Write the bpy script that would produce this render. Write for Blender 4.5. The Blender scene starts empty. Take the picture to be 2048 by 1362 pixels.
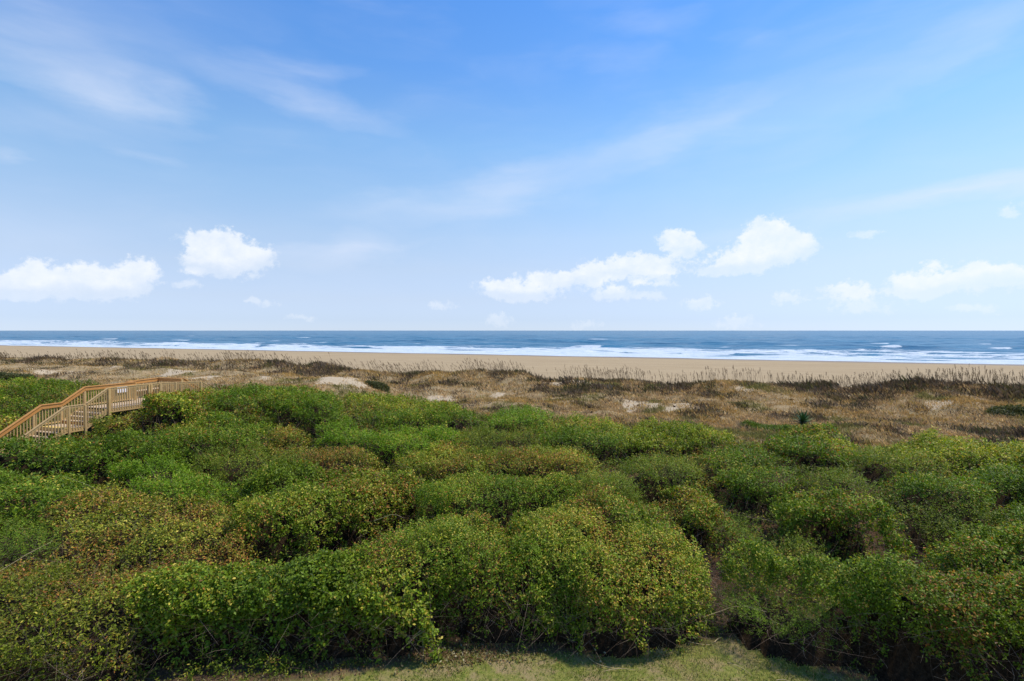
import bpy, bmesh, math, random
import numpy as np
from mathutils import Vector, Matrix

# ------------------------------------------------------------------ camera, sky, sun, exposure
SC = bpy.context.scene
COL = SC.collection
cam_d = bpy.data.cameras.new("camera"); cam = bpy.data.objects.new("camera", cam_d); COL.objects.link(cam)
cam.location = (0, 0, 6.5); cam.rotation_euler = (math.radians(90 - 1.119), 0, 0)
cam_d.sensor_width = 36; cam_d.lens = 18.0; cam_d.clip_start = 0.1; cam_d.clip_end = 200000
SC.camera = cam
SC.view_settings.view_transform = 'Standard'; SC.view_settings.look = 'None'
SC.view_settings.gamma = 1; SC.view_settings.use_curve_mapping = False
SC.view_settings.exposure = EXPOSURE = 0.0
SUN_AZ, SUN_EL = math.radians(74), math.radians(62)      # azimuth clockwise from +Y (seaward view)
SUN_STRENGTH, SKY_STRENGTH = 4.8, 0.11

sun_d = bpy.data.lights.new("sun", 'SUN'); sun_d.energy = SUN_STRENGTH; sun_d.angle = math.radians(2.5)
sun_d.color = (1.0, 0.91, 0.76)
sun = bpy.data.objects.new("sun", sun_d); COL.objects.link(sun); sun.location = (30, -30, 60)
sv = Vector((math.sin(SUN_AZ) * math.cos(SUN_EL), math.cos(SUN_AZ) * math.cos(SUN_EL), math.sin(SUN_EL)))
sun.rotation_euler = sv.to_track_quat('Z', 'Y').to_euler()

class NT:
    """small node-tree writer"""
    def __init__(s, tree): s.t = tree; s.n = tree.nodes; s.l = tree.links
    def new(s, typ, **kw):
        n = s.n.new(typ)
        for k, v in kw.items(): setattr(n, k, v)
        return n
    def put(s, sock, v):
        if isinstance(v, bpy.types.NodeSocket): s.l.new(v, sock)
        elif v is not None: sock.default_value = v
    def math(s, op, a, b=None, c=None, clamp=False):
        n = s.new('ShaderNodeMath', operation=op, use_clamp=clamp)
        for i, v in enumerate((a, b, c)): s.put(n.inputs[i], v)
        return n.outputs[0]
    def mapr(s, v, a, b, c=0.0, d=1.0, smooth=False):
        n = s.new('ShaderNodeMapRange', interpolation_type='SMOOTHSTEP' if smooth else 'LINEAR')
        for i, x in enumerate((v, a, b, c, d)): s.put(n.inputs[i], x)
        return n.outputs[0]
    def mix(s, f, a, b, typ='MIX'):
        n = s.new('ShaderNodeMix', data_type='RGBA', blend_type=typ)
        s.put(n.inputs[0], f); s.put(n.inputs[6], a); s.put(n.inputs[7], b)
        return n.outputs[2]
    def noise(s, vec, scale, detail=4, rough=.55, dist=0.0):
        n = s.new('ShaderNodeTexNoise'); s.put(n.inputs['Vector'], vec)
        n.inputs['Scale'].default_value = scale; n.inputs['Detail'].default_value = detail
        n.inputs['Roughness'].default_value = rough; n.inputs['Distortion'].default_value = dist
        return n.outputs['Fac']
    def mapping(s, vec, loc=(0,0,0), rot=(0,0,0), scale=(1,1,1), typ='POINT'):
        n = s.new('ShaderNodeMapping', vector_type=typ); s.put(n.inputs[0], vec)
        n.inputs[1].default_value = loc; n.inputs[2].default_value = rot; n.inputs[3].default_value = scale
        return n.outputs[0]
    def ramp(s, f, stops):
        n = s.new('ShaderNodeValToRGB'); s.put(n.inputs[0], f); e = n.color_ramp.elements
        while len(e) < len(stops): e.new(.5)
        for el, (p, c) in zip(e, stops): el.position = p; el.color = (*c, 1)
        return n.outputs[0]

def build_world():
    w = bpy.data.worlds.new("World"); SC.world = w; w.use_nodes = True
    w.node_tree.nodes.clear(); T = NT(w.node_tree)
    out = T.new('ShaderNodeOutputWorld'); bg = T.new('ShaderNodeBackground')
    T.l.new(bg.outputs[0], out.inputs[0]); bg.inputs[1].default_value = SKY_STRENGTH
    sky = T.new('ShaderNodeTexSky', sky_type='NISHITA'); sky.sun_disc = False
    sky.sun_elevation = SUN_EL; sky.sun_rotation = SUN_AZ
    sky.air_density = 1.0; sky.dust_density = 0.0; sky.ozone_density = 1.5
    g = T.new('ShaderNodeTexCoord').outputs['Generated']
    sep = T.new('ShaderNodeSeparateXYZ'); T.l.new(g, sep.inputs[0]); X, Y, Z = sep.outputs
    az = T.math('ARCTAN2', X, Y)
    hyp = T.math('SQRT', T.math('ADD', T.math('MULTIPLY', X, X), T.math('MULTIPLY', Y, Y)))
    el = T.math('DIVIDE', Z, T.math('MAXIMUM', hyp, 0.05))
    cmb = T.new('ShaderNodeCombineXYZ'); T.put(cmb.inputs[0], az); T.put(cmb.inputs[1], el)
    AE = cmb.outputs[0]
    def ae(px, py):                                       # a compass bearing and a height above the horizon
        a = math.atan2(px - 1024, 1024); return a, (661 - py) / 1024 * math.cos(a)
    # the air: the physical sky, graded bluer and paler towards the horizon as on this day
    grade = T.ramp(T.math('MULTIPLY', el, 1.0, clamp=True), SKY_GRADE)
    base = T.mix(1.0, sky.outputs[0], grade, 'MULTIPLY')
    # domain-warped coordinates for cloud edges
    warp = T.new('ShaderNodeTexNoise'); T.put(warp.inputs['Vector'], AE)
    warp.inputs['Scale'].default_value = 26; warp.inputs['Detail'].default_value = 4; warp.inputs['Roughness'].default_value = .6
    wv = T.new('ShaderNodeVectorMath', operation='MULTIPLY_ADD'); T.l.new(warp.outputs['Color'], wv.inputs[0])
    wv.inputs[1].default_value = (0.030, 0.024, 0); vs = T.new('ShaderNodeVectorMath', operation='SUBTRACT')
    T.l.new(AE, vs.inputs[0]); vs.inputs[1].default_value = (0.015, 0.012, 0); T.l.new(vs.outputs[0], wv.inputs[2])
    WAE = wv.outputs[0]
    def blobsum(vec, blobs, grow=1.0, op='ADD'):
        tot = None
        for (px, py, rx, ry, rot, amp) in blobs:
            a, e = ae(px, py); ca = math.cos(a)
            m = T.mapping(vec, (a, e, 0), (0, 0, math.radians(rot)), (grow * rx / 1024 * ca * ca, grow * ry / 1024 * ca, 1), 'TEXTURE')
            gr = T.new('ShaderNodeTexGradient', gradient_type='SPHERICAL'); T.l.new(m, gr.inputs[0])
            v = T.math('MULTIPLY', gr.outputs['Fac'], amp)
            tot = v if tot is None else T.math(op, tot, v)
        return tot
    # cumulus: heaps of puffs with crisp tops and soft, fading bases
    V = blobsum(WAE, CUMULUS, 1.22)
    fine = T.noise(AE, 70, 6, .66)
    # the same kind of low cumulus goes on round the rest of the horizon
    rest = T.math('MULTIPLY', T.mapr(T.noise(T.mapping(AE, scale=(1, 2.2, 1)), 7, 3), .56, .72),
                  T.math('MULTIPLY', T.mapr(T.math('ABSOLUTE', az), .84, 1.1), T.mapr(el, .24, .12)))
    Vt = T.math('MULTIPLY_ADD', T.mapr(T.math('ADD', V, rest), .02, .16), T.math('ADD', T.math('MULTIPLY', T.math('SUBTRACT', fine, .5), 1.7), T.math('MULTIPLY', T.math('SUBTRACT', T.noise(AE, 30, 3, .5), .5), 0.7)), T.math('ADD', V, rest))
    dens = T.mapr(Vt, 0.20, 0.74, 0.0, 0.88, smooth=True)
    billow = T.mapr(T.noise(AE, 34, 5, .65), .3, .7, .62, 1.0)
    shift = T.new('ShaderNodeVectorMath', operation='SUBTRACT'); T.l.new(WAE, shift.inputs[0]); shift.inputs[1].default_value = (0, .02, 0)
    body = T.mapr(T.math('ADD', blobsum(shift.outputs[0], CUMULUS, 1.22), rest), .0, .8, .5, 1.0, smooth=True)
    billow = T.math('MULTIPLY', billow, body)
    lowfade = T.mapr(el, -.01, .08, .5, 1.0)
    cum = T.math('MULTIPLY', T.math('MULTIPLY', dens, billow), lowfade)
    # cirrus: thin veils and streaks
    lw = T.new('ShaderNodeTexNoise'); T.put(lw.inputs['Vector'], T.mapping(AE, scale=(1, 2.5, 1)))
    lw.inputs['Scale'].default_value = 5; lw.inputs['Detail'].default_value = 5; lw.inputs['Roughness'].default_value = .55
    lm = T.new('ShaderNodeVectorMath', operation='MULTIPLY_ADD'); T.l.new(lw.outputs['Color'], lm.inputs[0]); lm.inputs[1].default_value = (.30, .085, 0)
    ls = T.new('ShaderNodeVectorMath', operation='SUBTRACT'); T.l.new(AE, ls.inputs[0]); ls.inputs[1].default_value = (.15, .0425, 0); T.l.new(ls.outputs[0], lm.inputs[2])
    C = blobsum(lm.outputs[0], CIRRUS, 1.2)
    st = T.noise(T.mapping(AE, rot=(0, 0, .12), scale=(2.0, 8, 1)), 2.4, 5, .58, .8)
    soft = T.noise(T.mapping(AE, scale=(1, 2.2, 1)), 4.2, 4, .55, .4)
    veil = T.math('MULTIPLY', T.mapr(soft, .42, .8), T.math('MULTIPLY', T.mapr(st, .3, .75), .16))
    cir = T.math('ADD', T.math('MULTIPLY', C, T.mapr(st, .25, .75, .36, .62)), veil, clamp=True)
    up = T.mapr(el, 0.0, .1)
    cir = T.math('MULTIPLY', cir, up)
    c1 = T.mix(cir, base, CIRRUS_COL)
    c2 = T.mix(cum, c1, CUMULUS_COL)
    T.l.new(c2, bg.inputs[0])

SKY_GRADE = [(0.0, (0.654, 0.881, 1.596)), (0.0205, (0.702, 0.862, 1.452)), (0.0596, (0.95, 0.966, 1.301)), (0.1182, (1.29, 1.183, 1.296)), (0.1768, (1.484, 1.386, 1.407)), (0.2549, (1.496, 1.564, 1.576)), (0.3525, (1.378, 1.657, 1.761)), (0.499, (0.98, 1.5, 1.952)), (0.6455, (0.832, 1.45, 2.053))]
CIRRUS_COL = (7.6, 8.1, 9.4, 1); CUMULUS_COL = (8.9, 9.2, 9.6, 1)
CUMULUS = [  # px, py, half width, half height, tilt, strength (bearings of the real clouds)
    (455, 498, 62, 42, 0, 1.50), (395, 484, 52, 24, 0, 0.90), (528, 512, 40, 28, 0, 0.90), (450, 530, 95, 34, 0, 1.10), (400, 526, 40, 26, 0, 0.85), (375, 567, 46, 10, 0, 0.85),
    (75, 552, 60, 38, 0, 1.30), (20, 572, 70, 34, 0, 1.20), (165, 552, 55, 34, 0, 1.10), (280, 545, 50, 38, 0, 1.20), (225, 560, 60, 32, 0, 1.00), (120, 580, 150, 28, 0, 0.85), (240, 582, 90, 24, 0, 0.85),
    (1350, 482, 42, 30, -20, 1.50), (1380, 502, 44, 26, 0, 1.00), (1300, 530, 75, 24, -12, 1.30), (1225, 540, 75, 24, -6, 1.20), (1180, 552, 60, 20, 0, 0.85), (1105, 560, 85, 22, -5, 1.20), (1010, 580, 70, 24, -8, 1.20), (1060, 590, 90, 18, 0, 0.85),
    (1225, 586, 60, 20, 0, 1.10), (1320, 566, 60, 13, -5, 0.85), (1300, 590, 34, 13, 0, 0.85),
    (1530, 470, 55, 38, 0, 1.60), (1590, 486, 52, 32, 0, 1.10), (1500, 502, 70, 32, 0, 1.00), (1470, 530, 80, 24, 0, 0.90), (1430, 542, 60, 14, 0, 0.85), (1550, 515, 80, 30, 0, 0.85),
    (1830, 570, 62, 34, 0, 1.50), (1700, 585, 75, 26, -4, 1.10), (1950, 545, 80, 30, 0, 1.20), (2030, 555, 55, 30, 0, 1.00), (1890, 575, 90, 26, 0, 0.85), (1580, 596, 48, 20, 0, 0.85), (1405, 608, 46, 18, 0, 0.85), (885, 610, 38, 14, 0, 0.85),
    (2022, 424, 32, 20, 0, 0.85), (1732, 470, 42, 12, 0, 0.85), (535, 606, 28, 14, 0, 0.85), (505, 600, 16, 8, 0, 0.85), (1730, 618, 90, 16, 0, 0.85), (600, 636, 40, 10, 0, 0.85), (1170, 650, 40, 12, 0, 0.85), (1000, 640, 40, 16, 0, 0.85), (1470, 645, 60, 18, 0, 0.85), (1940, 618, 60, 14, 0, 0.85), (1862, 530, 26, 12, 0, 0.85)]
CIRRUS = [
    (190, 205, 230, 40, -10, .5), (255, 185, 150, 46, 8, .45), (110, 110, 330, 80, -6, .32), (60, 50, 420, 130, 0, .28), (120, 245, 260, 40, -6, .3), (350, 60, 300, 120, 10, .16),
    (600, 200, 210, 34, -8, .5), (610, 145, 120, 26, 4, .4), (690, 500, 120, 40, 14, .7), (740, 490, 120, 12, 5, .3),
    (860, 408, 230, 38, 6, .34), (1010, 385, 260, 46, 10, .34), (1240, 300, 340, 46, 17, .36), (1480, 232, 320, 50, 14, .42), (1760, 170, 380, 60, 22, .36), (1950, 110, 260, 46, 26, .26),
    (1900, 392, 380, 26, 8, .85), (1640, 428, 330, 20, 6, .34), (1280, 55, 100, 26, -4, .24), (1215, 125, 90, 34, 0, .22), (1510, 75, 90, 22, 0, .18), (1700, 60, 300, 60, 6, .16), (1990, 30, 260, 80, 0, .26), (10, 305, 60, 20, 0, .4), (280, 318, 70, 14, -6, .25), (100, 470, 200, 50, 0, .15)]

build_world()

# plan of the place in metres: shrubs, thicket edge, bare sand (x, y, half width, half depth)
MOUNDS = [
    ('broad', 'glossy large-leaved green shrub at the lower left front, dark hollow under its skirt', 1.55, [(-7.52,9.83),(-7.08,10.35),(-6.3,10.58),(-5.06,11.08),(-3.7,11.6),(-2.22,11.06),(-1.78,10.34),(-1.82,10.01),(-4.79,9.61)]),
    ('vinegreen', 'wide yellow-speckled vine mound at the centre front, left of its dark hollow', 1.78, [(-4.19,11.08),(-3.67,11.5),(-2.74,12.45),(-1.62,13.32),(-0.32,13.63),(0.17,11.11),(-0.14,10.46),(-1.7,10.46),(-3.15,9.83),(-3.41,10.36)]),
    ('vinegreen', 'rounded vine-covered mound right of centre front, above the brightest patch of lawn', 1.85, [(-0.32,13.49),(1.51,14.45),(2.94,14.54),(4.01,13.32),(4.21,11.84),(4.23,10.96),(4.15,10.83),(3.79,10.77),(1.79,10.29),(-0.45,10.46),(-0.04,11.11)]),
    ('vinegreen', 'long thick leafy hedge filling the lower right corner, its face dark down to the lawn', 1.85, [(4.77,11.63),(5.5,11.74),(6.43,10.96),(7.28,10.17),(8.6,9.96),(10.36,9.77),(10.35,8.88),(7.71,8.88),(6.08,9.83),(5.14,10.93),(4.76,11.33)]),
    ('juniper', 'small feathery blue-green bush at the foot of the big right hedge beside the bare gap', 0.95, [(4.76,11.33),(5.61,11.47),(6.06,10.85),(6.04,9.75),(5.29,9.98),(4.82,10.95)]),
    ('brown', 'straggly brownish green shrub in the lower left corner', 1.35, [(-12.06,9.97),(-12.25,11.47),(-9.9,11.5),(-7.94,10.98),(-7.06,10.3),(-7.25,8.88),(-10.48,8.65)]),
    ('vinegreen', 'vine mound cut by the right frame edge above the long lower hedge', 1.90, [(9.62,11.41),(11.09,12.17),(13.4,12.78),(14.96,12.61),(11.75,9.97),(9.65,10.57)]),
    ('brown', 'low brownish straggly shrub with yellow leaves at the left, behind the dark corner shrub', 1.45, [(-12.97,12.62),(-13.65,15.36),(-12.75,16.55),(-10.63,15.58),(-9.37,16.05),(-7.19,13.95),(-6.46,12.05),(-7.63,11.16),(-10.14,11.78)]),
    ('vine', 'sloping orange-flecked ridge left of the dark diagonal gap', 1.90, [(-7.9,13.77),(-7.22,15.84),(-5.57,17.52),(-3.64,18.17),(-2.83,18.51),(-2.85,16.87),(-3.8,15.21),(-5.11,13.54),(-6.8,12.7)]),
    ('green', 'flat-topped green mound just behind the two central front mounds', 2.00, [(-2.84,16.63),(-1.48,17.98),(0.97,17.66),(2.59,16.92),(2.31,15.08),(0.53,14.85),(-1.66,13.6),(-2.39,14.0)]),
    ('myrtle', 'pale grey-green myrtle at the right end of the flat-topped central mound', 2.05, [(1.52,16.1),(3.08,16.89),(3.97,16.1),(3.87,14.28),(2.46,14.2),(1.56,14.95)]),
    ('tan', 'long tan-flecked hedge in the middle with a dark notch at its right end', 2.15, [(-4.39,19.53),(-3.23,21.37),(-1.35,21.47),(1.15,20.99),(3.11,19.69),(3.23,17.7),(2.45,16.02),(0.26,16.59),(-2.09,17.19),(-4.07,17.7)]),
    ('tanbrown', 'brown-topped mound with one bright green end left of the middle notch', 2.10, [(-9.25,20.12),(-7.98,21.19),(-6.06,21.76),(-5.1,19.7),(-5.1,18.0),(-6.44,17.54),(-8.13,17.86)]),
    ('vine', 'low yellow ridge running left from the middle notch below the brown-topped mound', 2.00, [(-8.43,16.08),(-8.28,18.19),(-6.8,18.05),(-4.86,18.75),(-4.33,17.22),(-6.01,15.92),(-7.47,15.08)]),
    ('bright', 'bright green tongue of foliage sloping down to the middle notch', 2.20, [(-8.87,22.39),(-7.46,23.51),(-5.23,22.82),(-2.94,20.8),(-4.34,19.75),(-6.75,20.62)]),
    ('bright', 'bright green mound with a thin dark crease along its lower right edge', 2.30, [(-7.13,25.63),(-5.69,27.14),(-2.95,24.29),(-1.63,22.4),(-2.53,20.79),(-4.92,22.4)]),
    ('green', 'dark-flanked green mound third from the far thicket edge, left of centre', 2.40, [(-9.21,29.01),(-6.82,29.77),(-4.02,26.63),(-1.67,26.63),(-1.51,24.09),(-4.06,23.83),(-7.16,25.72)]),
    ('yellowgreen', 'sunlit yellow-green shrub on the far thicket edge below the white sand slope', 2.37, [(-11.62,35.53),(-9.55,36.97),(-5.49,34.2),(-2.37,28.81),(-3.2,26.32),(-6.32,28.81),(-9.63,30.34)]),
    ('grey', 'grey-green shrub with brown dead patch between the centre hedge and the round bright bush', 2.25, [(-2.78,22.83),(-1.8,24.77),(0.38,24.51),(2.03,24.13),(1.15,20.98),(-1.29,20.61)]),
    ('bright', 'rounded vivid green bush standing against the dry tan grass at centre', 2.55, [(-1.66,26.49),(-0.4,28.92),(1.57,28.55),(2.11,24.99),(1.04,23.15),(-1.01,23.4)]),
    ('green', 'olive mound below and right of the rounded vivid bush', 2.12, [(0.84,23.85),(2.69,25.92),(4.87,25.37),(5.92,23.16),(4.39,20.74),(2.7,20.21),(0.95,21.11)]),
    ('yellowgreen', 'low yellow-green shrub along the far thicket edge right of centre', 2.02, [(4.44,23.13),(6.77,25.03),(8.95,24.28),(10.18,22.28),(8.8,20.58),(6.27,20.24),(4.36,20.58)]),
    ('myrtle', 'feathery green shrub right of the dark notch that ends the middle hedge', 2.00, [(3.78,18.53),(5.43,20.06),(6.96,19.65),(6.56,17.53),(4.95,16.46),(3.85,16.63)]),
    ('green', 'green hump with dark pocket at its left, right of the feathery notch shrub', 2.10, [(7.32,20.12),(9.18,21.0),(10.36,19.7),(9.4,17.86),(7.15,17.1),(6.55,18.0)]),
    ('vinegreen', 'dense hedge with orange flecks just below the spiky yucca', 1.95, [(10.12,22.15),(12.54,23.87),(14.6,23.42),(14.61,21.57),(11.77,18.01),(10.57,18.7),(9.85,20.24)]),
    ('yellowgreen', 'long clipped-looking yellow-green hedge on the far thicket edge at the right', 2.12, [(14.45,20.92),(17.62,22.29),(19.17,21.11),(21.79,20.65),(23.12,20.04),(19.82,17.47),(15.42,17.93),(13.25,18.35)]),
    ('vine', 'red-and-yellow-tinged shrub at the head of the bare gap', 1.70, [(4.59,16.94),(6.27,17.94),(6.54,16.39),(6.21,14.33),(4.99,13.49),(4.72,14.95)]),
    ('green', 'green shrub above the pinkish dead patch on the right', 1.90, [(6.81,17.52),(8.84,18.17),(9.91,17.52),(9.58,16.37),(7.95,15.69),(6.78,15.84)]),
    ('myrtle', 'pale feathery ridge leading down to the large domed right mound', 2.05, [(9.48,18.02),(10.9,18.02),(11.62,16.77),(11.05,15.28),(9.55,14.81),(9.11,16.1)]),
    ('vinegreen', 'large domed mound in the right half with a shadowed overhanging front', 2.00, [(6.59,13.8),(7.94,15.08),(9.42,15.57),(10.0,14.63),(9.51,12.71),(10.26,13.35),(9.22,13.06),(8.1,13.35),(6.99,13.5),(6.0,12.55)]),
    ('juniper', 'small round fresh-green bush alone beside the bare gap', 1.30, [(5.41,13.47),(6.2,14.29),(6.52,13.92),(6.33,13.5),(5.46,13.34)]),
    ('myrtle', 'low arching grey-green bush behind the big lower right hedge', 1.35, [(6.39,12.83),(7.54,13.3),(7.94,12.68),(7.3,11.84),(6.39,12.11)]),
    ('green', 'leafy green mound high on the right, above the bare twiggy hollow', 2.00, [(11.89,16.92),(13.7,17.53),(14.63,16.63),(14.1,14.85),(12.52,13.6),(11.77,14.33),(11.23,15.32)]),
    ('myrtle', 'olive-brown shrub sloping into the bare twiggy hollow on the right', 1.70, [(10.81,14.74),(12.77,15.18),(12.82,13.93),(12.85,13.59),(11.57,13.74),(10.64,13.93)]),
    ('green', 'dark-pocketed shrub by the right frame edge below the long yellow-green hedge', 2.05, [(14.94,17.37),(17.26,18.02),(18.56,17.25),(16.54,14.95),(14.04,14.95)]),
    ('green', 'rounded shrub by the right frame edge above the vine mound', 1.85, [(13.84,14.58),(15.5,14.79),(16.61,14.37),(14.45,13.05),(12.53,13.05)]),
    ('myrtle', 'short soft shrub tucked between the long right hedge and the leafy mound', 2.05, [(12.31,18.16),(14.37,18.87),(15.5,18.02),(14.34,17.07),(12.67,17.07)]),
    ('green', 'flat green thicket behind the boardwalk handrails at the far left', 2.30, [(-37.41,33.41),(-39.79,39.7),(-34.85,40.75),(-29.04,36.0),(-28.26,31.58),(-28.38,28.3),(-29.89,26.67)]),
    ('vine', 'reddish-green shrub just behind the lower stair rail at far left', 2.10, [(-29.04,25.46),(-31.66,30.67),(-29.01,31.89),(-26.13,27.67),(-24.26,23.94),(-23.97,21.0)]),
    ('dark', 'dark glossy shrub in front of the lowest visible stairs', 2.15, [(-22.05,20.36),(-21.79,22.59),(-19.05,22.49),(-16.36,21.28),(-15.02,19.29),(-16.8,18.53),(-19.92,18.39)]),
    ('dark', 'dark feathery shrub at the left frame edge, shaded on its near side', 1.80, [(-22.29,19.19),(-19.26,19.95),(-15.86,18.48),(-13.42,16.38),(-13.11,14.92),(-14.5,14.41),(-16.86,14.49)]),
    ('bright', 'fresh green shrub left of the deep black pocket below the boardwalk', 1.95, [(-15.56,20.24),(-14.36,21.1),(-12.49,20.4),(-11.38,18.01),(-11.93,16.78),(-13.86,18.01)]),
    ('green', "low green shrub right in front of the landing's corner post", 2.40, [(-16.44,19.86),(-16.68,21.98),(-14.96,21.98),(-13.02,20.31),(-13.06,19.19),(-15.01,19.03)]),
    ('green', 'broad feathery green mound in the left middle', 2.30, [(-15.6,21.98),(-17.09,26.67),(-15.92,28.83),(-13.14,28.3),(-10.8,24.55),(-10.98,20.98),(-12.71,19.81)]),
    ('vine', 'yellow-flecked shrub hiding the foot of the upper walkway', 3.30, [(-18.72,25.87),(-19.37,28.52),(-18.99,31.11),(-16.24,27.93),(-15.68,24.48),(-16.8,23.69)]),
    ('green', 'long green shrub on the far edge beside the end of the boardwalk', 3.25, [(-19.45,31.11),(-18.4,31.66),(-15.6,32.93),(-11.86,31.57),(-9.11,27.87),(-8.3,23.27),(-11.49,25.28),(-15.97,27.47)]),
    ('brown', 'brown twiggy shrub against the steps of the boardwalk', 2.55, [(-19.05,23.17),(-19.93,25.38),(-19.52,27.17),(-18.32,26.02),(-17.56,23.51),(-17.74,21.96)]),
    ('tanbrown', 'tan dead-topped strip between two green mounds at left centre', 2.25, [(-10.77,22.95),(-11.38,27.39),(-10.3,27.39),(-9.11,23.29),(-9.22,20.25)]),
    ('myrtle', 'grey-green shrub left of the brown-topped mound', 2.05, [(-12.46,19.88),(-11.56,21.66),(-9.86,21.66),(-8.71,18.72),(-9.86,17.5),(-11.21,18.02)]),
    ('bright', 'bright green low shrub in the left middle, right of the deep black pocket', 1.75, [(-12.6,15.75),(-12.39,17.19),(-10.82,17.67),(-9.12,17.08),(-8.69,15.41),(-10.2,14.96)]),
    ('juniper', 'soft green juniper-like bush at the left frame edge', 1.50, [(-16.18,13.66),(-14.06,15.15),(-12.26,14.6),(-10.79,13.31),(-11.13,12.23),(-13.71,11.56)]),
    ('bright', 'small bright green hump just above the tan dead-topped strip', 2.35, [(-9.9,25.97),(-9.34,28.56),(-7.27,25.68),(-7.48,22.86),(-8.66,22.41)]),
]
THICKET = [(-46.24, 37.09), (-40.24, 40.16), (-33.18, 39.24), (-23.51, 34.61), (-20.31, 34.36), (-12.59, 33.51), (-9.16, 35.44), (-5.39, 33.55), (-2.35, 28.54), (2.07, 24.58), (5.99, 23.86), (10.16, 22.73), (12.29, 23.39), (14.74, 22.24), (17.35, 21.43), (20.31, 20.22), (24.06, 19.22), (10.51, 8.31), (7.71, 8.88), (6.07, 9.8), (5.15, 10.95), (3.98, 10.72), (1.79, 10.26), (-0.45, 10.38), (-1.64, 10.13), (-4.0, 9.54), (-6.81, 8.88), (-10.09, 8.31), (-16.52, 10.29)]
SAND = [(-49.51, 56.01, 3.29, 5.39), (-44.95, 56.82, 2.5, 10.13), (-46.33, 60.82, 1.19, 10.14), (-34.61, 52.9, 1.55, 4.91), (-53.84, 57.12, 1.01, 3.73), (-21.76, 45.95, 0.81, 2.12), (-55.94, 62.61, 0.55, 4.7), (-15.18, 42.04, 1.97, 5.2), (-13.71, 43.25, 1.69, 4.2), (-6.14, 40.72, 1.27, 1.91), (-1.28, 42.29, 0.58, 2.57), (4.97, 47.93, 2.11, 2.51), (6.4, 46.38, 1.14, 1.92), (8.96, 37.22, 1.38, 1.61), (9.89, 35.93, 1.24, 1.74), (12.02, 37.09, 0.73, 3.05), (11.82, 32.98, 0.26, 0.82), (25.65, 38.77, 0.69, 2.02), (31.47, 34.36, 0.74, 1.49), (27.86, 33.06, 0.39, 1.22), (-10.34, 47.2, 0.65, 2.08), (18.21, 41.27, 0.57, 1.14), (-28.32, 47.93, 1.03, 3.52), (28.69, 33.08, 0.33, 0.96), (8.41, 38.03, 0.55, 0.84), (-2.03, 38.31, 0.6, 0.57), (-32.91, 57.63, 0.67, 3.27), (-17.43, 43.04, 0.85, 1.52)]

# ------------------------------------------------------------------ helpers
RNG = np.random.default_rng(7)
UX, UY = 0.9291, -0.3698            # along the shore
NX, NY = 0.3698, 0.9291             # seaward
def hash2(ix, iy, seed):
    h = (ix.astype(np.int64) * 374761393 + iy.astype(np.int64) * 668265263 + seed * 1274126177) & 0xffffffff
    h = ((h ^ (h >> 13)) * 1274126177) & 0xffffffff
    return ((h ^ (h >> 16)) & 0xffff) / 65535.0
def vnoise(x, y, seed=0):
    xi, yi = np.floor(x), np.floor(y); fx, fy = x - xi, y - yi
    fx = fx * fx * (3 - 2 * fx); fy = fy * fy * (3 - 2 * fy)
    a, b = hash2(xi, yi, seed), hash2(xi + 1, yi, seed); c, d = hash2(xi, yi + 1, seed), hash2(xi + 1, yi + 1, seed)
    return (a * (1 - fx) + b * fx) * (1 - fy) + (c * (1 - fx) + d * fx) * fy
def fbm(x, y, oct=4, seed=0, gain=.5):          # about -1..1
    x, y = np.asarray(x, float), np.asarray(y, float); t = 0; a = 1; n = 0
    for o in range(oct):
        t = t + a * (vnoise(x * 2 ** o + 17.3 * o, y * 2 ** o - 9.1 * o, seed + o) * 2 - 1); n += a; a *= gain
    return t / n * 1.6
def smooth(a, b, x): t = np.clip((x - a) / (b - a), 0, 1); return t * t * (3 - 2 * t)
def sdf(poly, x, y):
    """signed distance to a polygon, negative inside"""
    P = np.array(poly, float); n = len(P); d = np.full(x.shape, 1e9); ins = np.zeros(x.shape, bool)
    for i in range(n):
        ax, ay = P[i]; bx, by = P[(i + 1) % n]; ex, ey = bx - ax, by - ay
        t = np.clip(((x - ax) * ex + (y - ay) * ey) / (ex * ex + ey * ey + 1e-9), 0, 1)
        d = np.minimum(d, (x - ax - t * ex) ** 2 + (y - ay - t * ey) ** 2)
        c = (ay > y) != (by > y)
        ins ^= c & (x < (bx - ax) * (y - ay) / (by - ay + 1e-12) + ax)
    d = np.sqrt(d); return np.where(ins, -d, d)

def mesh_from(name, V, F, mat=None, col=None, smooth_shade=False, attrs=None):
    """V (n,3), F (m,k) all faces with k corners"""
    V = np.ascontiguousarray(V, np.float32); F = np.ascontiguousarray(F, np.int32); k = F.shape[1]
    me = bpy.data.meshes.new(name)
    me.vertices.add(len(V)); me.vertices.foreach_set('co', V.ravel())
    me.loops.add(F.size); me.loops.foreach_set('vertex_index', F.ravel())
    me.polygons.add(len(F)); me.polygons.foreach_set('loop_start', np.arange(0, F.size, k, dtype=np.int32))
    me.polygons.foreach_set('loop_total', np.full(len(F), k, np.int32))
    if smooth_shade: me.polygons.foreach_set('use_smooth', np.ones(len(F), bool))
    if col is not None:
        a = me.color_attributes.new('Col', 'FLOAT_COLOR', 'POINT')
        c = np.ones((len(V), 4), np.float32); c[:, :3] = col; a.data.foreach_set('color', c.ravel())
    for n, v in (attrs or {}).items():
        a = me.attributes.new(n, 'FLOAT', 'POINT'); a.data.foreach_set('value', np.ascontiguousarray(v, np.float32))
    me.update(calc_edges=True)
    if mat: me.materials.append(mat)
    return me
def obj(name, me, parent=None, kind=None, label=None, cat=None, group=None):
    o = bpy.data.objects.new(name, me); COL.objects.link(o)
    if parent: o.parent = parent
    for k, v in (('kind', kind), ('label', label), ('category', cat), ('group', group)):
        if v: o[k] = v
    return o
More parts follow.
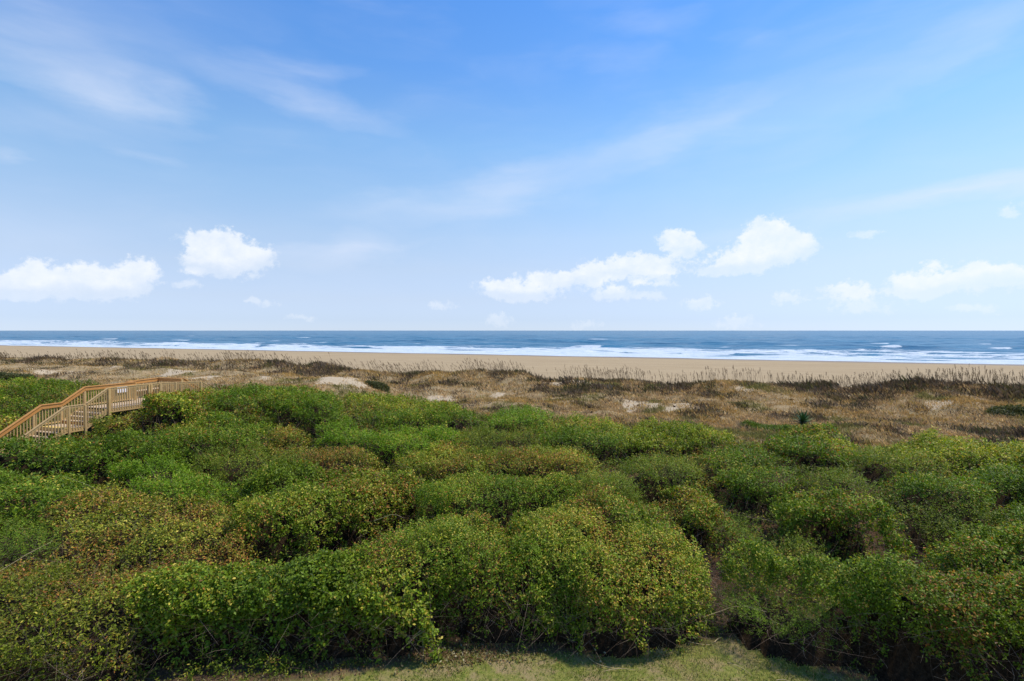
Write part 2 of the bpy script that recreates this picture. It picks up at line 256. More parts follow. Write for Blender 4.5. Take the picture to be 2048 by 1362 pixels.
def grid_mesh(name, xs, ys, zf, mat, rot=False, attrs=None, col=None):
    A, B = np.meshgrid(xs, ys)
    if rot: X, Y = A * UX + B * NX, A * UY + B * NY
    else: X, Y = A, B
    Z = zf(X, Y, A, B); nx, ny = len(xs), len(ys)
    i = np.arange((ny - 1) * nx).reshape(ny - 1, nx)[:, :-1].ravel()
    F = np.stack([i, i + 1, i + 1 + nx, i + nx], 1)
    V = np.stack([X.ravel(), Y.ravel(), Z.ravel()], 1)
    at = {k: f(X, Y, A, B).ravel() for k, f in (attrs or {}).items()}
    return mesh_from(name, V, F, mat, smooth_shade=True, attrs=at)

def material(name, build):
    m = bpy.data.materials.new(name); m.use_nodes = True; m.node_tree.nodes.clear(); T = NT(m.node_tree)
    out = T.new('ShaderNodeOutputMaterial'); sh = build(T); T.l.new(sh, out.inputs[0]); return m
def principled(T, col, rough=.8, spec=.3, bump=None, bdist=.02, bstr=.6):
    p = T.new('ShaderNodeBsdfPrincipled'); T.put(p.inputs['Base Color'], col); T.put(p.inputs['Roughness'], rough)
    p.inputs['Specular IOR Level'].default_value = spec
    if bump is not None:
        b = T.new('ShaderNodeBump'); b.inputs['Strength'].default_value = bstr; b.inputs['Distance'].default_value = bdist
        T.l.new(bump, b.inputs['Height']); T.l.new(b.outputs[0], p.inputs['Normal'])
    return p.outputs[0]
def pos(T): return T.new('ShaderNodeNewGeometry').outputs['Position']
def attr(T, n, out='Fac'): a = T.new('ShaderNodeAttribute', attribute_name=n); return a.outputs[out]

# ------------------------------------------------------------------ terrain
CREST = [(-400, 2.2), (-83, 1.7), (-60, 2.15), (-38, 2.65), (-28, 2.5), (-20, 2.0), (-12, 1.8), (-3, 2.35), (3.6, 1.7), (10, 1.65), (15.3, 1.3), (19.6, 1.95), (23, 1.6), (27.6, 1.95), (32, 2.3), (36, 2.3), (400, 2.4)]
def ground_h(x, y):
    x, y = np.asarray(x, float), np.asarray(y, float)
    s = x * NX + y * NY; u = x * UX + y * UY
    z = 1.25 * smooth(11, 22, s) * smooth(10.5, 16, y)
    z = z + smooth(-9, -16, x) * .75 * smooth(16, 26, y) * smooth(46, 36, s)          # higher, hummocky ground on the left
    hum = fbm(x / 6, y / 5, 4, 3) * .58 + fbm(x / 2, y / 2, 3, 9) * .09
    z = z + hum * smooth(20, 28, s) * smooth(62, 50, s)
    z = z + .75 * np.exp(-(((x + 14.6) / 4.2) ** 2 + ((y - 44.5) / 3.0) ** 2))          # the sand blow-out slope
    ch = np.interp(x, [c[0] for c in CREST], [c[1] for c in CREST]) + fbm(x / 3.6, x * 0 + 2, 3, 21) * .34
    w = np.exp(-((s - 46.8) / 3.6) ** 2)
    z = z * (1 - w) + np.maximum(ch, z * .6) * w
    beach = np.interp(s, [0, 50, 56, 62, 100, 150, 174, 200, 260, 600], [0, 0, -.25, -.5, -1.1, -1.7, -2.45, -3.4, -5, -8])
    bw = smooth(49.5, 57, s)
    return z * (1 - bw) + (beach + fbm(u / 14, s / 9, 3, 5) * .05) * bw

def m_ground(T):
    P = pos(T); mass = attr(T, 'sand'); lit = attr(T, 'litter')
    n1 = T.noise(P, 1.2, 6, .65); n2 = T.noise(P, 11, 5, .7); n3 = T.noise(P, 60, 3, .6)
    brown = T.mix(T.mapr(n2, .35, .7), (.24, .175, .095, 1), (.42, .315, .18, 1))
    brown = T.mix(T.mapr(n1, .42, .62), brown, (.25, .20, .11, 1))
    sand = T.mix(T.mapr(n2, .3, .7), (.37, .295, .195, 1), (.50, .415, .295, 1))
    f = T.mapr(T.math('ADD', mass, T.math('MULTIPLY', T.math('SUBTRACT', n2, .5), .7)), .42, .58)
    c = T.mix(f, brown, sand)
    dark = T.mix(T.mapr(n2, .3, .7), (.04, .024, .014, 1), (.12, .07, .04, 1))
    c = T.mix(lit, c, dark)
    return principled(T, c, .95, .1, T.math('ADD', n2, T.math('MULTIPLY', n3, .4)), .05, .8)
def m_beach(T):
    P = pos(T); wet = attr(T, 'wet')
    R = T.mapping(P, rot=(0, 0, math.radians(21.7)))
    n1 = T.noise(T.mapping(R, scale=(.06, .35, 1)), 1, 5, .6); n2 = T.noise(P, 6, 5, .7)
    c = T.mix(T.mapr(n1, .35, .65), (.325, .245, .140, 1), (.38, .29, .17, 1))
    tr = T.noise(T.mapping(R, scale=(.015, 1.2, 1)), 1.5, 3, .6, .3)            # wheel and drift lines along the beach
    c = T.mix(T.math('MULTIPLY', T.mapr(T.math('ABSOLUTE', T.math('SUBTRACT', tr, .5)), .014, .0), .6), c, (.24, .175, .105, 1))
    n5 = T.noise(T.mapping(R, scale=(.05, .6, 1)), 2.2, 5, .7)
    c = T.mix(T.math('MULTIPLY', T.mapr(n5, .52, .66), .35), c, (.29, .21, .12, 1))
    c = T.mix(T.math('MULTIPLY', T.mapr(n2, .5, .8), .25), c, (.30, .225, .13, 1))
    c = T.mix(wet, c, (.19, .145, .10, 1))
    return principled(T, c, T.mapr(wet, 0, 1, .95, .45), .25, T.math('ADD', n2, n1), .12, .7)
M_ground = material('dune_sand_and_litter', m_ground)
M_beach = material('beach_sand', m_beach)

def sand_mask(x, y):
    m = np.zeros(x.shape)
    wx = x + fbm(x / 1.1, y / 1.1, 3, 41) * .45; wy = y + fbm(x / 1.3, y / 1.6, 3, 47) * .9
    for (cx, cy, rx, ry) in SAND:
        dx, dy = wx - cx, wy - cy
        q = (dx / (rx * .95)) ** 2 + (dy / min(ry, 2.6)) ** 2 + 1.1 * fbm(x / .7, y / 1.6, 4, 44)
        m = np.maximum(m, 1 - smooth(.45, 1.15, q))
    s = x * NX + y * NY
    return np.maximum(m, smooth(50.5, 53, s + fbm(x / 3, y / 3, 3, 8) * 1.2))
def in_thicket(x, y): return sdf(THICKET, x, y)

xs = np.concatenate([np.linspace(-900, -130, 12), np.arange(-120, 75, .6), np.linspace(80, 900, 12)])
ys = np.concatenate([[-60, -20, 0], np.arange(4, 22, .5), np.arange(22, 56.01, .42)])
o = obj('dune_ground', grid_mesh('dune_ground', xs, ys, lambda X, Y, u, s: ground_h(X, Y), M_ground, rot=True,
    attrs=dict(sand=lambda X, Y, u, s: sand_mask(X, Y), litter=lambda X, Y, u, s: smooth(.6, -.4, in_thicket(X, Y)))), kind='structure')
ys = np.concatenate([np.arange(56.01, 100, 1.0), np.arange(100, 170, 2), np.arange(170, 182, 1), [190, 220, 300, 600]])
xs = np.concatenate([np.linspace(-5000, -700, 20), np.arange(-600, 400, 4), np.linspace(420, 3000, 14)])
obj('beach', grid_mesh('beach', xs, ys, lambda X, Y, u, s: ground_h(X, Y), M_beach, rot=True,
    attrs=dict(wet=lambda X, Y, u, s: smooth(154, 168, s + fbm(u / 20, s / 9, 3, 4) * 2))), kind='structure')

# ------------------------------------------------------------------ lawn
def m_lawn(T):
    P = pos(T); n1 = T.noise(P, 1.6, 5, .65); n2 = T.noise(P, 16, 5, .7); n3 = T.noise(P, 90, 3, .6)
    c = T.mix(T.mapr(n2, .35, .7), (.13, .17, .03, 1), (.29, .27, .08, 1))
    c = T.mix(T.mapr(n1, .46, .6), c, (.30, .235, .12, 1))
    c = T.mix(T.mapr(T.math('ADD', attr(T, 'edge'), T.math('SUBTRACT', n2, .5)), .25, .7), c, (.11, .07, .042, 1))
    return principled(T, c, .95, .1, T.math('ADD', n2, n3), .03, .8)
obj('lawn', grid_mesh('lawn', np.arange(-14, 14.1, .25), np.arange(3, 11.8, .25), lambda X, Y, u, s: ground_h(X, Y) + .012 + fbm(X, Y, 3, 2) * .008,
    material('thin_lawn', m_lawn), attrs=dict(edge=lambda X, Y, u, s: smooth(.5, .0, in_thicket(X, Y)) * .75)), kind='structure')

# ------------------------------------------------------------------ sea
WAVES = [  # breakers: centre x, y, half length, height, foam share
    (46, 271, 16, .95, .55), (112, 262, 7, .8, .5), (-48, 330, 17, .55, .2), (205, 262, 16, .95, .35), (170, 300, 13, .5, .4),
    (250, 250, 14, .7, .3), (-190, 420, 16, .5, .5), (-290, 455, 20, .5, .6), (60, 420, 20, .45, .7), (-130, 380, 22, .45, .3),
    (250, 345, 8, .5, .7), (20, 310, 24, .5, .1), (-90, 300, 18, .4, .1), (140, 330, 22, .45, .15), (330, 330, 26, .5, .2), (-400, 520, 26, .5, .5), (90, 520, 14, .5, .8), (-250, 620, 12, .6, .8), (300, 700, 14, .6, .8), (20, 900, 16, .7, .8), (-500, 800, 20, .6, .8)]
SEA_Z = -2.5
def wave_local(X, Y, w):
    cx, cy, hl, h, fm = w; du = (X - cx) * UX + (Y - cy) * UY; ds = (X - cx) * NX + (Y - cy) * NY
    ds = ds + fbm(du / 12, du * 0 + cx, 2, 3) * 2.0
    along = np.exp(-(du / hl) ** 4)
    prof = np.where(ds < 0, np.exp(-(ds / 2.2) ** 2), np.exp(-(ds / 6.5) ** 2))
    return du, ds, along, prof * along * h
def sea_h(X, Y, u, s):
    deep = smooth(176, 215, s); amp = smooth(174, 230, s)
    ph = s / 27 * 2 * np.pi + fbm(u / 60, s / 80, 3, 12) * 3.2
    z = np.maximum(np.sin(ph), 0) ** 2 * .42 * amp * (1 + fbm(u / 40, s / 40, 2, 30)) + fbm(u / 9, s / 5, 4, 50) * .26 * amp
    z = z + fbm(u / 26, s / 12, 3, 70) * .42 * deep
    for w in WAVES: z = z + wave_local(X, Y, w)[3] * 1.1
    far = smooth(1800, 900, s)
    return SEA_Z + z * far
def sea_foam(X, Y, u, s):
    wid = np.interp(u, [-800, -300, -100, 100, 200, 400], [275, 262, 262, 280, 305, 315])
    e = fbm(u / 45, s / 30, 3, 90) * 16
    f = smooth(wid + 16 + e, wid - 18 + e, s) * (.84 + .34 * fbm(u / 30, s / 14, 3, 92))
    f = f * smooth(wid + 30, 180, s) ** .25
    f = np.maximum(f, smooth(190, 179, s + fbm(u / 12, s * 0, 3, 93) * 2.5) * 1.1)
    f = f * np.clip(1.05 - .8 * smooth(.38, .85, fbm(u / 24, s / 7, 3, 95)) * smooth(178, 200, s), 0, 1)
    for w in WAVES:
        du, ds, al, z = wave_local(X, Y, w)
        side = smooth(w[2] * (2 * w[4] - 1) + 2, w[2] * (2 * w[4] - 1) - 2, du)
        f = np.maximum(f * (1 - al * (np.abs(ds + 1) < 3.5) * (1 - side) * .9), al * side * smooth(3.0, 1.0, np.abs(ds + .6)) * 1.15)
    cap = smooth(.93, 1.05, vnoise(u / 9, s / 3.5, 97) * .75 + vnoise(u / 3, s / 2, 98) * .35) * smooth(1500, 300, s)
    return np.maximum(f, cap * .9)
def m_sea(T):
    P = pos(T); foam = attr(T, 'foam')
    R = T.mapping(P, rot=(0, 0, math.radians(21.7)))
    f1 = T.noise(T.mapping(R, scale=(.5, 1, 1)), .34, 7, .68, .6); f2 = T.noise(R, 1.6, 4, .7)
    ff = T.mapr(T.math('ADD', foam, T.math('MULTIPLY', T.math('SUBTRACT', T.math('ADD', T.math('MULTIPLY', f1, .7), T.math('MULTIPLY', f2, .3)), .5), 2.2)), .40, .68, smooth=True)
    w0 = T.noise(T.mapping(R, scale=(.35, 1, 1)), .05, 8, .62, .3)
    w1 = T.noise(T.mapping(R, scale=(.45, 1, 1)), .012, 6, .6, .2)
    w2 = T.noise(T.mapping(R, scale=(.5, 1, 1)), .6, 4, .6)
    deep = T.mix(T.mapr(w0, .38, .62), (.012, .085, .165, 1), (.035, .15, .25, 1))
    hgt = T.math('ADD', T.math('MULTIPLY', w0, 2.2), T.math('ADD', T.math('MULTIPLY', w1, 5), T.math('MULTIPLY', w2, .22)))
    water = principled(T, deep, .28, .13, hgt, 1.0, 1.0)
    fcol = T.mix(T.mapr(T.math('ADD', T.math('MULTIPLY', f1, .5), T.math('MULTIPLY', f2, .5)), .4, .62), (.34, .44, .52, 1), (.59, .63, .67, 1))
    fo = principled(T, fcol, .9, .1, T.math('ADD', f1, T.math('MULTIPLY', f2, .3)), .5, .5)
    mx = T.new('ShaderNodeMixShader'); T.put(mx.inputs[0], ff); T.l.new(water, mx.inputs[1]); T.l.new(fo, mx.inputs[2])
    return mx.outputs[0]
ss = [150.0]; d = 1.3
while ss[-1] < 60000: ss.append(ss[-1] + d); d *= 1.0015 if ss[-1] < 420 else (1.02 if ss[-1] < 2500 else 1.2)
us = np.concatenate([-np.geomspace(900, 60000, 24)[::-1], np.arange(-890, 600, 3.4), np.geomspace(605, 60000, 24)])
obj('sea', grid_mesh('sea', us, np.array(ss), sea_h, material('sea_water_and_foam', m_sea), rot=True, attrs=dict(foam=sea_foam)), kind='structure')

# ------------------------------------------------------------------ thicket of shrubs
def m_leaf(T):
    c = attr(T, 'Col', 'Color')
    p = T.new('ShaderNodeBsdfPrincipled'); T.put(p.inputs['Base Color'], c); p.inputs['Roughness'].default_value = .5
    p.inputs['Specular IOR Level'].default_value = .22
    t = T.new('ShaderNodeBsdfTranslucent'); T.put(t.inputs[0], T.mix(1.0, c, (1.5, 1.45, .8, 1), 'MULTIPLY'))
    m = T.new('ShaderNodeMixShader'); m.inputs[0].default_value = .30
    T.l.new(p.outputs[0], m.inputs[1]); T.l.new(t.outputs[0], m.inputs[2]); return m.outputs[0]
M_leaf = material('leaves', m_leaf)
def m_twig(T):
    c = attr(T, 'Col', 'Color'); return principled(T, c, .85, .15)
M_twig = material('twigs', m_twig)

# leaf length, width, leaves per sprig, sprig length, greens, yellow share, orange share
SPEC = {
    'broad':       (0.080, 0.045, 9, .20, [(0.056, 0.110, 0.016), (0.078, 0.135, 0.018), (0.105, 0.160, 0.021)], 0.18, 0.03),
    'vinegreen':   (0.067, 0.029, 9, .20, [(0.067, 0.123, 0.012), (0.090, 0.153, 0.013), (0.061, 0.123, 0.014)], 0.22, 0.15),
    'vine':        (0.071, 0.031, 9, .20, [(0.073, 0.123, 0.012), (0.090, 0.148, 0.013), (0.061, 0.104, 0.013)], 0.22, 0.21),
    'green':       (0.062, 0.022, 9, .20, [(0.061, 0.123, 0.012), (0.085, 0.153, 0.013), (0.050, 0.104, 0.012)], 0.12, 0.05),
    'yellowgreen': (0.062, 0.024, 9, .20, [(0.102, 0.153, 0.010), (0.119, 0.172, 0.010), (0.073, 0.129, 0.010)], 0.20, 0.05),
    'bright':      (0.060, 0.019, 10, .22, [(0.078, 0.172, 0.012), (0.102, 0.203, 0.013), (0.067, 0.148, 0.013)], 0.08, 0.02),
    'myrtle':      (0.053, 0.014, 12, .24, [(0.085, 0.129, 0.025), (0.102, 0.148, 0.025), (0.067, 0.110, 0.020)], 0.08, 0.04),
    'juniper':     (0.050, 0.010, 14, .24, [(0.067, 0.129, 0.021), (0.085, 0.159, 0.021), (0.055, 0.110, 0.021)], 0.04, 0.01),
    'grey':        (0.057, 0.015, 11, .22, [(0.078, 0.110, 0.025), (0.096, 0.129, 0.029), (0.067, 0.092, 0.021)], 0.05, 0.05),
    'olive':       (.060, .020, 9, .20, [(.075, .085, .025), (.06, .075, .022), (.10, .10, .04)], .1, .05),
    'dark':        (0.067, 0.029, 9, .20, [(0.040, 0.086, 0.012), (0.055, 0.110, 0.013), (0.073, 0.123, 0.016)], 0.06, 0.03),
    'brown':       (0.065, 0.026, 7, .20, [(0.073, 0.098, 0.014), (0.096, 0.116, 0.016), (.09, .075, .03)], 0.16, 0.26),
    'tan':         (0.062, 0.021, 9, .20, [(0.085, 0.129, 0.014), (0.108, 0.148, 0.017), (0.096, 0.120, 0.034)], 0.17, 0.22),
    'tanbrown':    (0.062, 0.021, 9, .20, [(0.090, 0.123, 0.016), (0.080, 0.104, 0.027), (.13, .105, .045)], 0.14, 0.28),
}
YEL = np.array([(.38, .35, .04), (.29, .31, .032), (.46, .38, .065), (.24, .28, .03)])
ORA = np.array([(.40, .18, .035), (.30, .125, .032), (.42, .25, .05), (.19, .10, .04)])

CELL = .08
gx = np.arange(-46, 26, CELL); gy = np.arange(7.8, 41.5, CELL); GX, GY = np.meshgrid(gx, gy)
GZ = ground_h(GX, GY); GIN = in_thicket(GX, GY)
BARE = [(-5.4, 14.3, 1.7, .9), (-3.3, 15.5, 1.4, .8), (10.4, 13.0, 1.0, .8), (10.95, 13.9, 1.15, 1.1), (4.9, 12.3, .55, 2.6), (5.0, 11.2, .35, .9), (8.7, 18.3, 1.3, .7), (12.3, 17.3, 1.0, .8), (-17.5, 24.6, .9, 1.4), (-13.5, 13.0, 1.6, .9), (-17.8, 19.3, .8, 1.2), (-9.6, 11.3, 1.2, .5)]
fill = .16 + .36 * fbm(GX / 1.7, GY / 1.7, 4, 61) + .12 * fbm(GX / .5, GY / .5, 2, 66)
bare = np.zeros(GX.shape)
for (bx, by, rx, ry) in BARE:
    bare = np.maximum(bare, smooth(1.35, .8, ((GX - bx) / rx) ** 2 + ((GY - by) / ry) ** 2 + .4 * fbm(GX / .6, GY / .6, 2, 71)))
fill = np.clip(fill, .12, 1.0) * smooth(.1, -.5, GIN + .25 * fbm(GX / .7, GY / .7, 2, 14)) * (1 - .82 * bare)
fill = fill + (.42 + .12 * fbm(GX / .9, GY / .9, 3, 64)) * (.35 + .65 * smooth(3, -3, GX)) * smooth(.0, -1.2, GIN) * (1 - bare) * smooth(9.5, 11.5, GY)
# the boardwalk corridor stays open
def board_local(x, y): dx, dy = x + 20.25, y - 25.6; return dx * .3 + dy * .954, -dx * .954 + dy * .3
bt, bw_ = board_local(GX, GY)
corr = (bt > -5.2) & (bt < 7.5) & (bw_ > -.12) & (bw_ < np.where((bt > 2.4) & (bt < 5.1), 3.05, 1.85))
H = GZ + fill; ID = np.full(GX.shape, -1)
wn = fbm(GX / 2.6, GY / 2.6, 2, 39) * .30 + fbm(GX / 1.3, GY / 1.3, 3, 31) * .28 + fbm(GX / .38, GY / .38, 2, 35) * .10
top = -.06 + fbm(GX / 1.25, GY / 1.25, 3, 33) * .22 + fbm(GX / .45, GY / .45, 3, 37) * .17
SD1 = np.full(GX.shape, 9.0); SD2 = np.full(GX.shape, 9.0)
for i, (sp, lab, zt, poly) in enumerate(MOUNDS):
    P = np.array(poly); x0, y0 = P.min(0) - .8; x1, y1 = P.max(0) + .8
    ix = slice(*np.searchsorted(gx, [x0, x1])); iy = slice(*np.searchsorted(gy, [y0, y1]))
    X, Y = GX[iy, ix], GY[iy, ix]
    if X.size == 0: continue
    sd = sdf(poly, X, Y) + wn[iy, ix] - .05
    sd = sd - (.16 if y0 < 10.5 else -.02)
    # salt-pruned crowns: a long low slope on the seaward side, a steep edge on the landward side
    sea = np.clip(np.gradient(sd, CELL, axis=0) * .9 + .35, 0, 1)
    R = (1.9 - 1.1 * sea) if y0 < 10.5 else (.45 + .7 * sea)
    if -sd.min() < .9: sd = sd - .25
    R = np.minimum(R, max(.25, -sd.min() * .8))
    t = np.clip((sd + R) / R, 0, 1); prof = (1 - t ** 2.3) ** .5 * (sd < 0)
    tilt = np.clip((Y - P[:, 1].min() - .6) * .16, 0, .42) * (y0 > 10.5)
    crown = .10 * np.minimum(-sd - R, 1.5).clip(0)
    h = GZ[iy, ix] + (np.maximum(zt + .14 - tilt - GZ[iy, ix], .7) + top[iy, ix] * np.clip(-sd / .5, 0, 1) + crown) * prof
    SD2[iy, ix] = np.minimum(SD2[iy, ix], np.maximum(SD1[iy, ix], sd)); SD1[iy, ix] = np.minimum(SD1[iy, ix], sd)
    m = (h > H[iy, ix]) & (prof > .05)
    H[iy, ix] = np.where(m, h, H[iy, ix]); ID[iy, ix] = np.where(m, i, ID[iy, ix])
# channels where two crowns meet
ch = smooth(.62, .12, SD2 - SD1) * smooth(.15, -.1, SD2) * smooth(-.35, .25, fbm(GX / 2.5, GY / 2.5, 2, 55))
ch = ch * smooth(11.0, 12.0, GY)
H = H - ch * np.minimum(.85, np.maximum(H - GZ - .3, 0))
H = np.where(corr, GZ + .05, H); ID = np.where(corr, -2, ID)
HE = H.copy()                                             # the leafless inside, set back from every face
for _ in range(4):
    Q = np.pad(HE, 1, 'edge'); HE = np.minimum.reduce([Q[1:-1, 1:-1], Q[:-2, 1:-1], Q[2:, 1:-1], Q[1:-1, :-2], Q[1:-1, 2:]])
HT = H.copy()                                             # the height of the nearest crown top
for _ in range(9):
    Q = np.pad(HT, 1, 'edge'); HT = np.maximum.reduce([Q[1:-1, 1:-1], Q[:-2, 1:-1], Q[2:, 1:-1], Q[1:-1, :-2], Q[1:-1, 2:]])
DZX = np.gradient(H, CELL, axis=1); DZY = np.gradient(H, CELL, axis=0)
def bil(A, x, y):
    fx = (x - gx[0]) / CELL; fy = (y - gy[0]) / CELL
    i = np.clip(fx.astype(int), 0, A.shape[1] - 2); j = np.clip(fy.astype(int), 0, A.shape[0] - 2); a, b = fx - i, fy - j
    return (A[j, i] * (1 - a) + A[j, i + 1] * a) * (1 - b) + (A[j + 1, i] * (1 - a) + A[j + 1, i + 1] * a) * b

# inner twig mass as one hull, coloured near-black to deepen shade between leaves
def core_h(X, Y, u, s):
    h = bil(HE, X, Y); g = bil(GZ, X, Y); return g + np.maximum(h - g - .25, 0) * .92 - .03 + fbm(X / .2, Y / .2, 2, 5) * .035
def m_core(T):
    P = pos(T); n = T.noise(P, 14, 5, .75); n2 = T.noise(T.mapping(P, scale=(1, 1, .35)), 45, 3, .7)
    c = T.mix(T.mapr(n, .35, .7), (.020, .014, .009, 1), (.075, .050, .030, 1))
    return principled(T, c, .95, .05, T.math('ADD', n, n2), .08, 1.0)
obj('undergrowth', grid_mesh('undergrowth', np.arange(-45.5, 25.5, .25), np.arange(8, 41, .25), core_h, material('shade_dark_twigs', m_core)), kind='stuff')

def norm(v): return v / (np.linalg.norm(v, axis=-1, keepdims=True) + 1e-9)
def make_leaves(x, y, z, nrm, L, W, k, SL, col, drop):
    """k leaves along each of n sprigs; returns arrays of triangles with colours"""
    n = len(x)
    ax = norm(nrm * .65 + np.array([0, 0, .45]) + RNG.normal(0, .45, (n, 3)))
    base = np.stack([x, y, z], 1)
    tt = (np.arange(k) + RNG.random((n, k))) / k
    c = base[:, None] + ax[:, None] * ((tt - .75) * SL[:, None])[..., None] + RNG.normal(0, .018, (n, k, 3))
    side = norm(np.cross(ax[:, None], RNG.normal(0, 1, (n, k, 3))))
    d = norm(side * .9 + ax[:, None] * RNG.uniform(0, .9, (n, k, 1)) + np.array([0, 0, -.12]) * drop)
    nn = norm(nrm[:, None] * .45 + np.array([0, 0, .6]) + RNG.normal(0, .42, (n, k, 3)))
    w = norm(np.cross(d, nn)); nn = np.cross(w, d)
    ls = (L[:, None] * RNG.uniform(.65, 1.25, (n, k)))[..., None]; ws = (W[:, None] * RNG.uniform(.7, 1.25, (n, k)))[..., None]
    tip = c + d * ls; mid = c + d * ls * .45
    a = mid + w * ws * .5 + nn * ws * .22; b = mid - w * ws * .5 + nn * ws * .22
    V = np.stack([c, a, tip, b], 2).reshape(-1, 3)
    q = np.arange(n * k)[:, None] * 4
    F = np.concatenate([q + [0, 2, 1], q + [0, 3, 2]], 1).reshape(-1, 3)
    C = np.repeat(col.reshape(n * k, 3), 4, 0)
    return V, F, C
def make_twigs(p, d, L, w, col, seg=3, curl=.35):
    """thin bent stems: three-sided tapering tubes"""
    n = len(p); side = norm(np.cross(d, RNG.normal(0, 1, (n, 3)))); sid2 = np.cross(d, side)
    bend = RNG.normal(0, curl, (n, 3)); V = []
    for j in range(seg + 1):
        t = j / seg; c = p + d * (L * t)[:, None] + bend * (L * t * t)[:, None]
        r = (w * (1 - .75 * t))[:, None] * .5
        for a in (0, 2.094, 4.189): V.append(c + side * np.cos(a) * r + sid2 * np.sin(a) * r)
    V = np.stack(V, 1); nv = 3 * (seg + 1); F = []
    for j in range(seg):
        for a in range(3):
            b = (a + 1) % 3; F.append([j * 3 + a, j * 3 + b, j * 3 + 3 + b, j * 3 + 3 + a])
    F = (np.arange(n)[:, None, None] * nv + np.array(F)[None]).reshape(-1, 4)
    return V.reshape(-1, 3), F, np.repeat(col, nv, 0)

slope = np.sqrt(1 + DZX ** 2 + DZY ** 2).clip(1, 4.5)
DIST = np.sqrt(GX ** 2 + GY ** 2 + 4.5 ** 2)
LOD = np.clip(DIST / 13.5, .9, 2.6)                     # leaves drawn larger and fewer with distance
nl = np.stack([-DZX, -DZY, np.ones_like(DZX)], -1); nl /= np.linalg.norm(nl, axis=-1, keepdims=True)
vis = np.clip((-(GX * nl[..., 0]) - GY * nl[..., 1] + (6.5 - H) * nl[..., 2]) / DIST * 1.6 + .55, .35, 1)
inframe = np.where(np.abs(GX) < GY * 1.03 + 1.5, 1.0, .22)
fracs = (H - GZ); 
AUT = fbm(GX / 2.2, GY / 2.2, 3, 81)                      # where the vine has turned
AUT2 = fbm(GX / 1.1, GY / 1.1, 3, 85)

SPRIGS_PER_M2 = 262.0
def sprig_points(mask, dens):
    w = (mask * slope * vis * inframe * dens / LOD ** 1.75) * CELL * CELL * SPRIGS_PER_M2
    cnt = np.floor(w + RNG.random(w.shape)).astype(int)
    j, i = np.nonzero(cnt); rep = cnt[j, i]; j = np.repeat(j, rep); i = np.repeat(i, rep)
    x = gx[i] + (RNG.random(len(i)) - .0) * CELL; y = gy[j] + (RNG.random(len(i)) - .0) * CELL
    return i, j, x, y
LEAVES = 0
LEAF_GAIN = np.array([1.9, 1.62, .70])
def foliage(mask, spec, dens=1.0, sink=.13, brown=0.0):
    L, W, k, SL, greens, py, po = SPEC[spec]; greens = (np.array(greens) * .62 + np.array([(.050, .098, .014), (.066, .120, .016), (.086, .142, .018)]) * .38) * LEAF_GAIN
    # sprigs gather into tufts with small hollows between them, and thin out towards the skirt
    tuft = .55 + .75 * smooth(-.35, .35, fbm(GX / .30, GY / .30, 2, 101)); skirt = np.clip((H - GZ + .25) / .6, .55, 1)
    rel = (H - GZ) / np.maximum(HT - GZ, .3); steep = 1 - nl[..., 2]
    skirt = skirt * (1 - .22 * smooth(.62, .35, rel) * smooth(.25, .6, steep))      # crowns overhang bare, dark skirts
    i, j, x, y = sprig_points(mask, dens * tuft * skirt * (9.0 / k))
    n = len(x)
    if n == 0: return None
    nrm = nl[j, i]; z = bil(H, x, y); g = bil(GZ, x, y)
    off = .05 - RNG.exponential(sink, n).clip(0, .42)
    bul = .22 * smooth(.4, .7, rel[j, i]) * smooth(.15, .6, steep[j, i])
    x = x + nrm[:, 0] * (off + bul); y = y + nrm[:, 1] * (off + bul); z = np.maximum(z + nrm[:, 2] * off, g + .03)
    lod = LOD[j, i]; sc = lod ** .85 * 1.0
    a1, a2 = AUT[j, i], AUT2[j, i]; up = nrm[:, 2]
    pyel = np.clip(py * 1.7 * (1 + 1.9 * a1) * (.15 + 1.0 * up), 0, .85); pora = np.clip(po * 1.3 * (1 + 2.6 * a2) * (.6 + .5 * up), 0, .7)  # turned leaves favour upward faces, colouring crown tops brighter as if sunlit
    gi = np.clip(np.round(RNG.normal(0, .7, n) + 1 + a2 * .9), 0, 2).astype(int)
    base = greens[gi][:, None].repeat(k, 1)
    hue = np.clip(1 + .18 * a1[:, None] + RNG.normal(0, .12, (n, 1)) + RNG.normal(0, .24, (n, k)), .4, 1.9)
    sprig_y = RNG.random(n) < pyel * .55; ym = (RNG.random((n, k)) < pyel[:, None] * .5) | (sprig_y[:, None] & (RNG.random((n, k)) < .8))
    om = (RNG.random((n, k)) < pora[:, None] * .6)
    col = np.where(ym[..., None], YEL[RNG.integers(0, 4, (n, k))], base); col = np.where(om[..., None], ORA[RNG.integers(0, 4, (n, k))], col)
    col = col * hue[..., None] 
    return make_leaves(x, y, z, nrm, L * sc, W * sc * 1.12, k, SL * sc ** .7, col, 1.0)
def twigs(mask, per_m2, colr, Lr, out=.6, w=.006, from_ground=False):
    i, j, x, y = sprig_points(mask, per_m2 / SPRIGS_PER_M2 * np.ones_like(slope)); n = len(x)
    if n == 0: return None
    nrm = nl[j, i]; d = norm(nrm * out + RNG.normal(0, .6, (n, 3)) + np.array([0, 0, .25])); lod = LOD[j, i]
    z = (bil(GZ, x, y) + .02) if from_ground else bil(H, x, y) - .12
    L = RNG.uniform(*Lr, n) * lod ** .3; c = np.array(colr)[RNG.integers(0, len(colr), n)] * RNG.uniform(.6, 1.3, (n, 1))
    return make_twigs(np.stack([x, y, z], 1), d, L, w * lod, c)
TW_PALE = [(.30, .24, .15), (.22, .17, .10), (.26, .22, .07), (.16, .11, .07)]
TW_BARE = [(.17, .12, .085), (.22, .165, .125), (.11, .075, .05), (.28, .22, .17)]

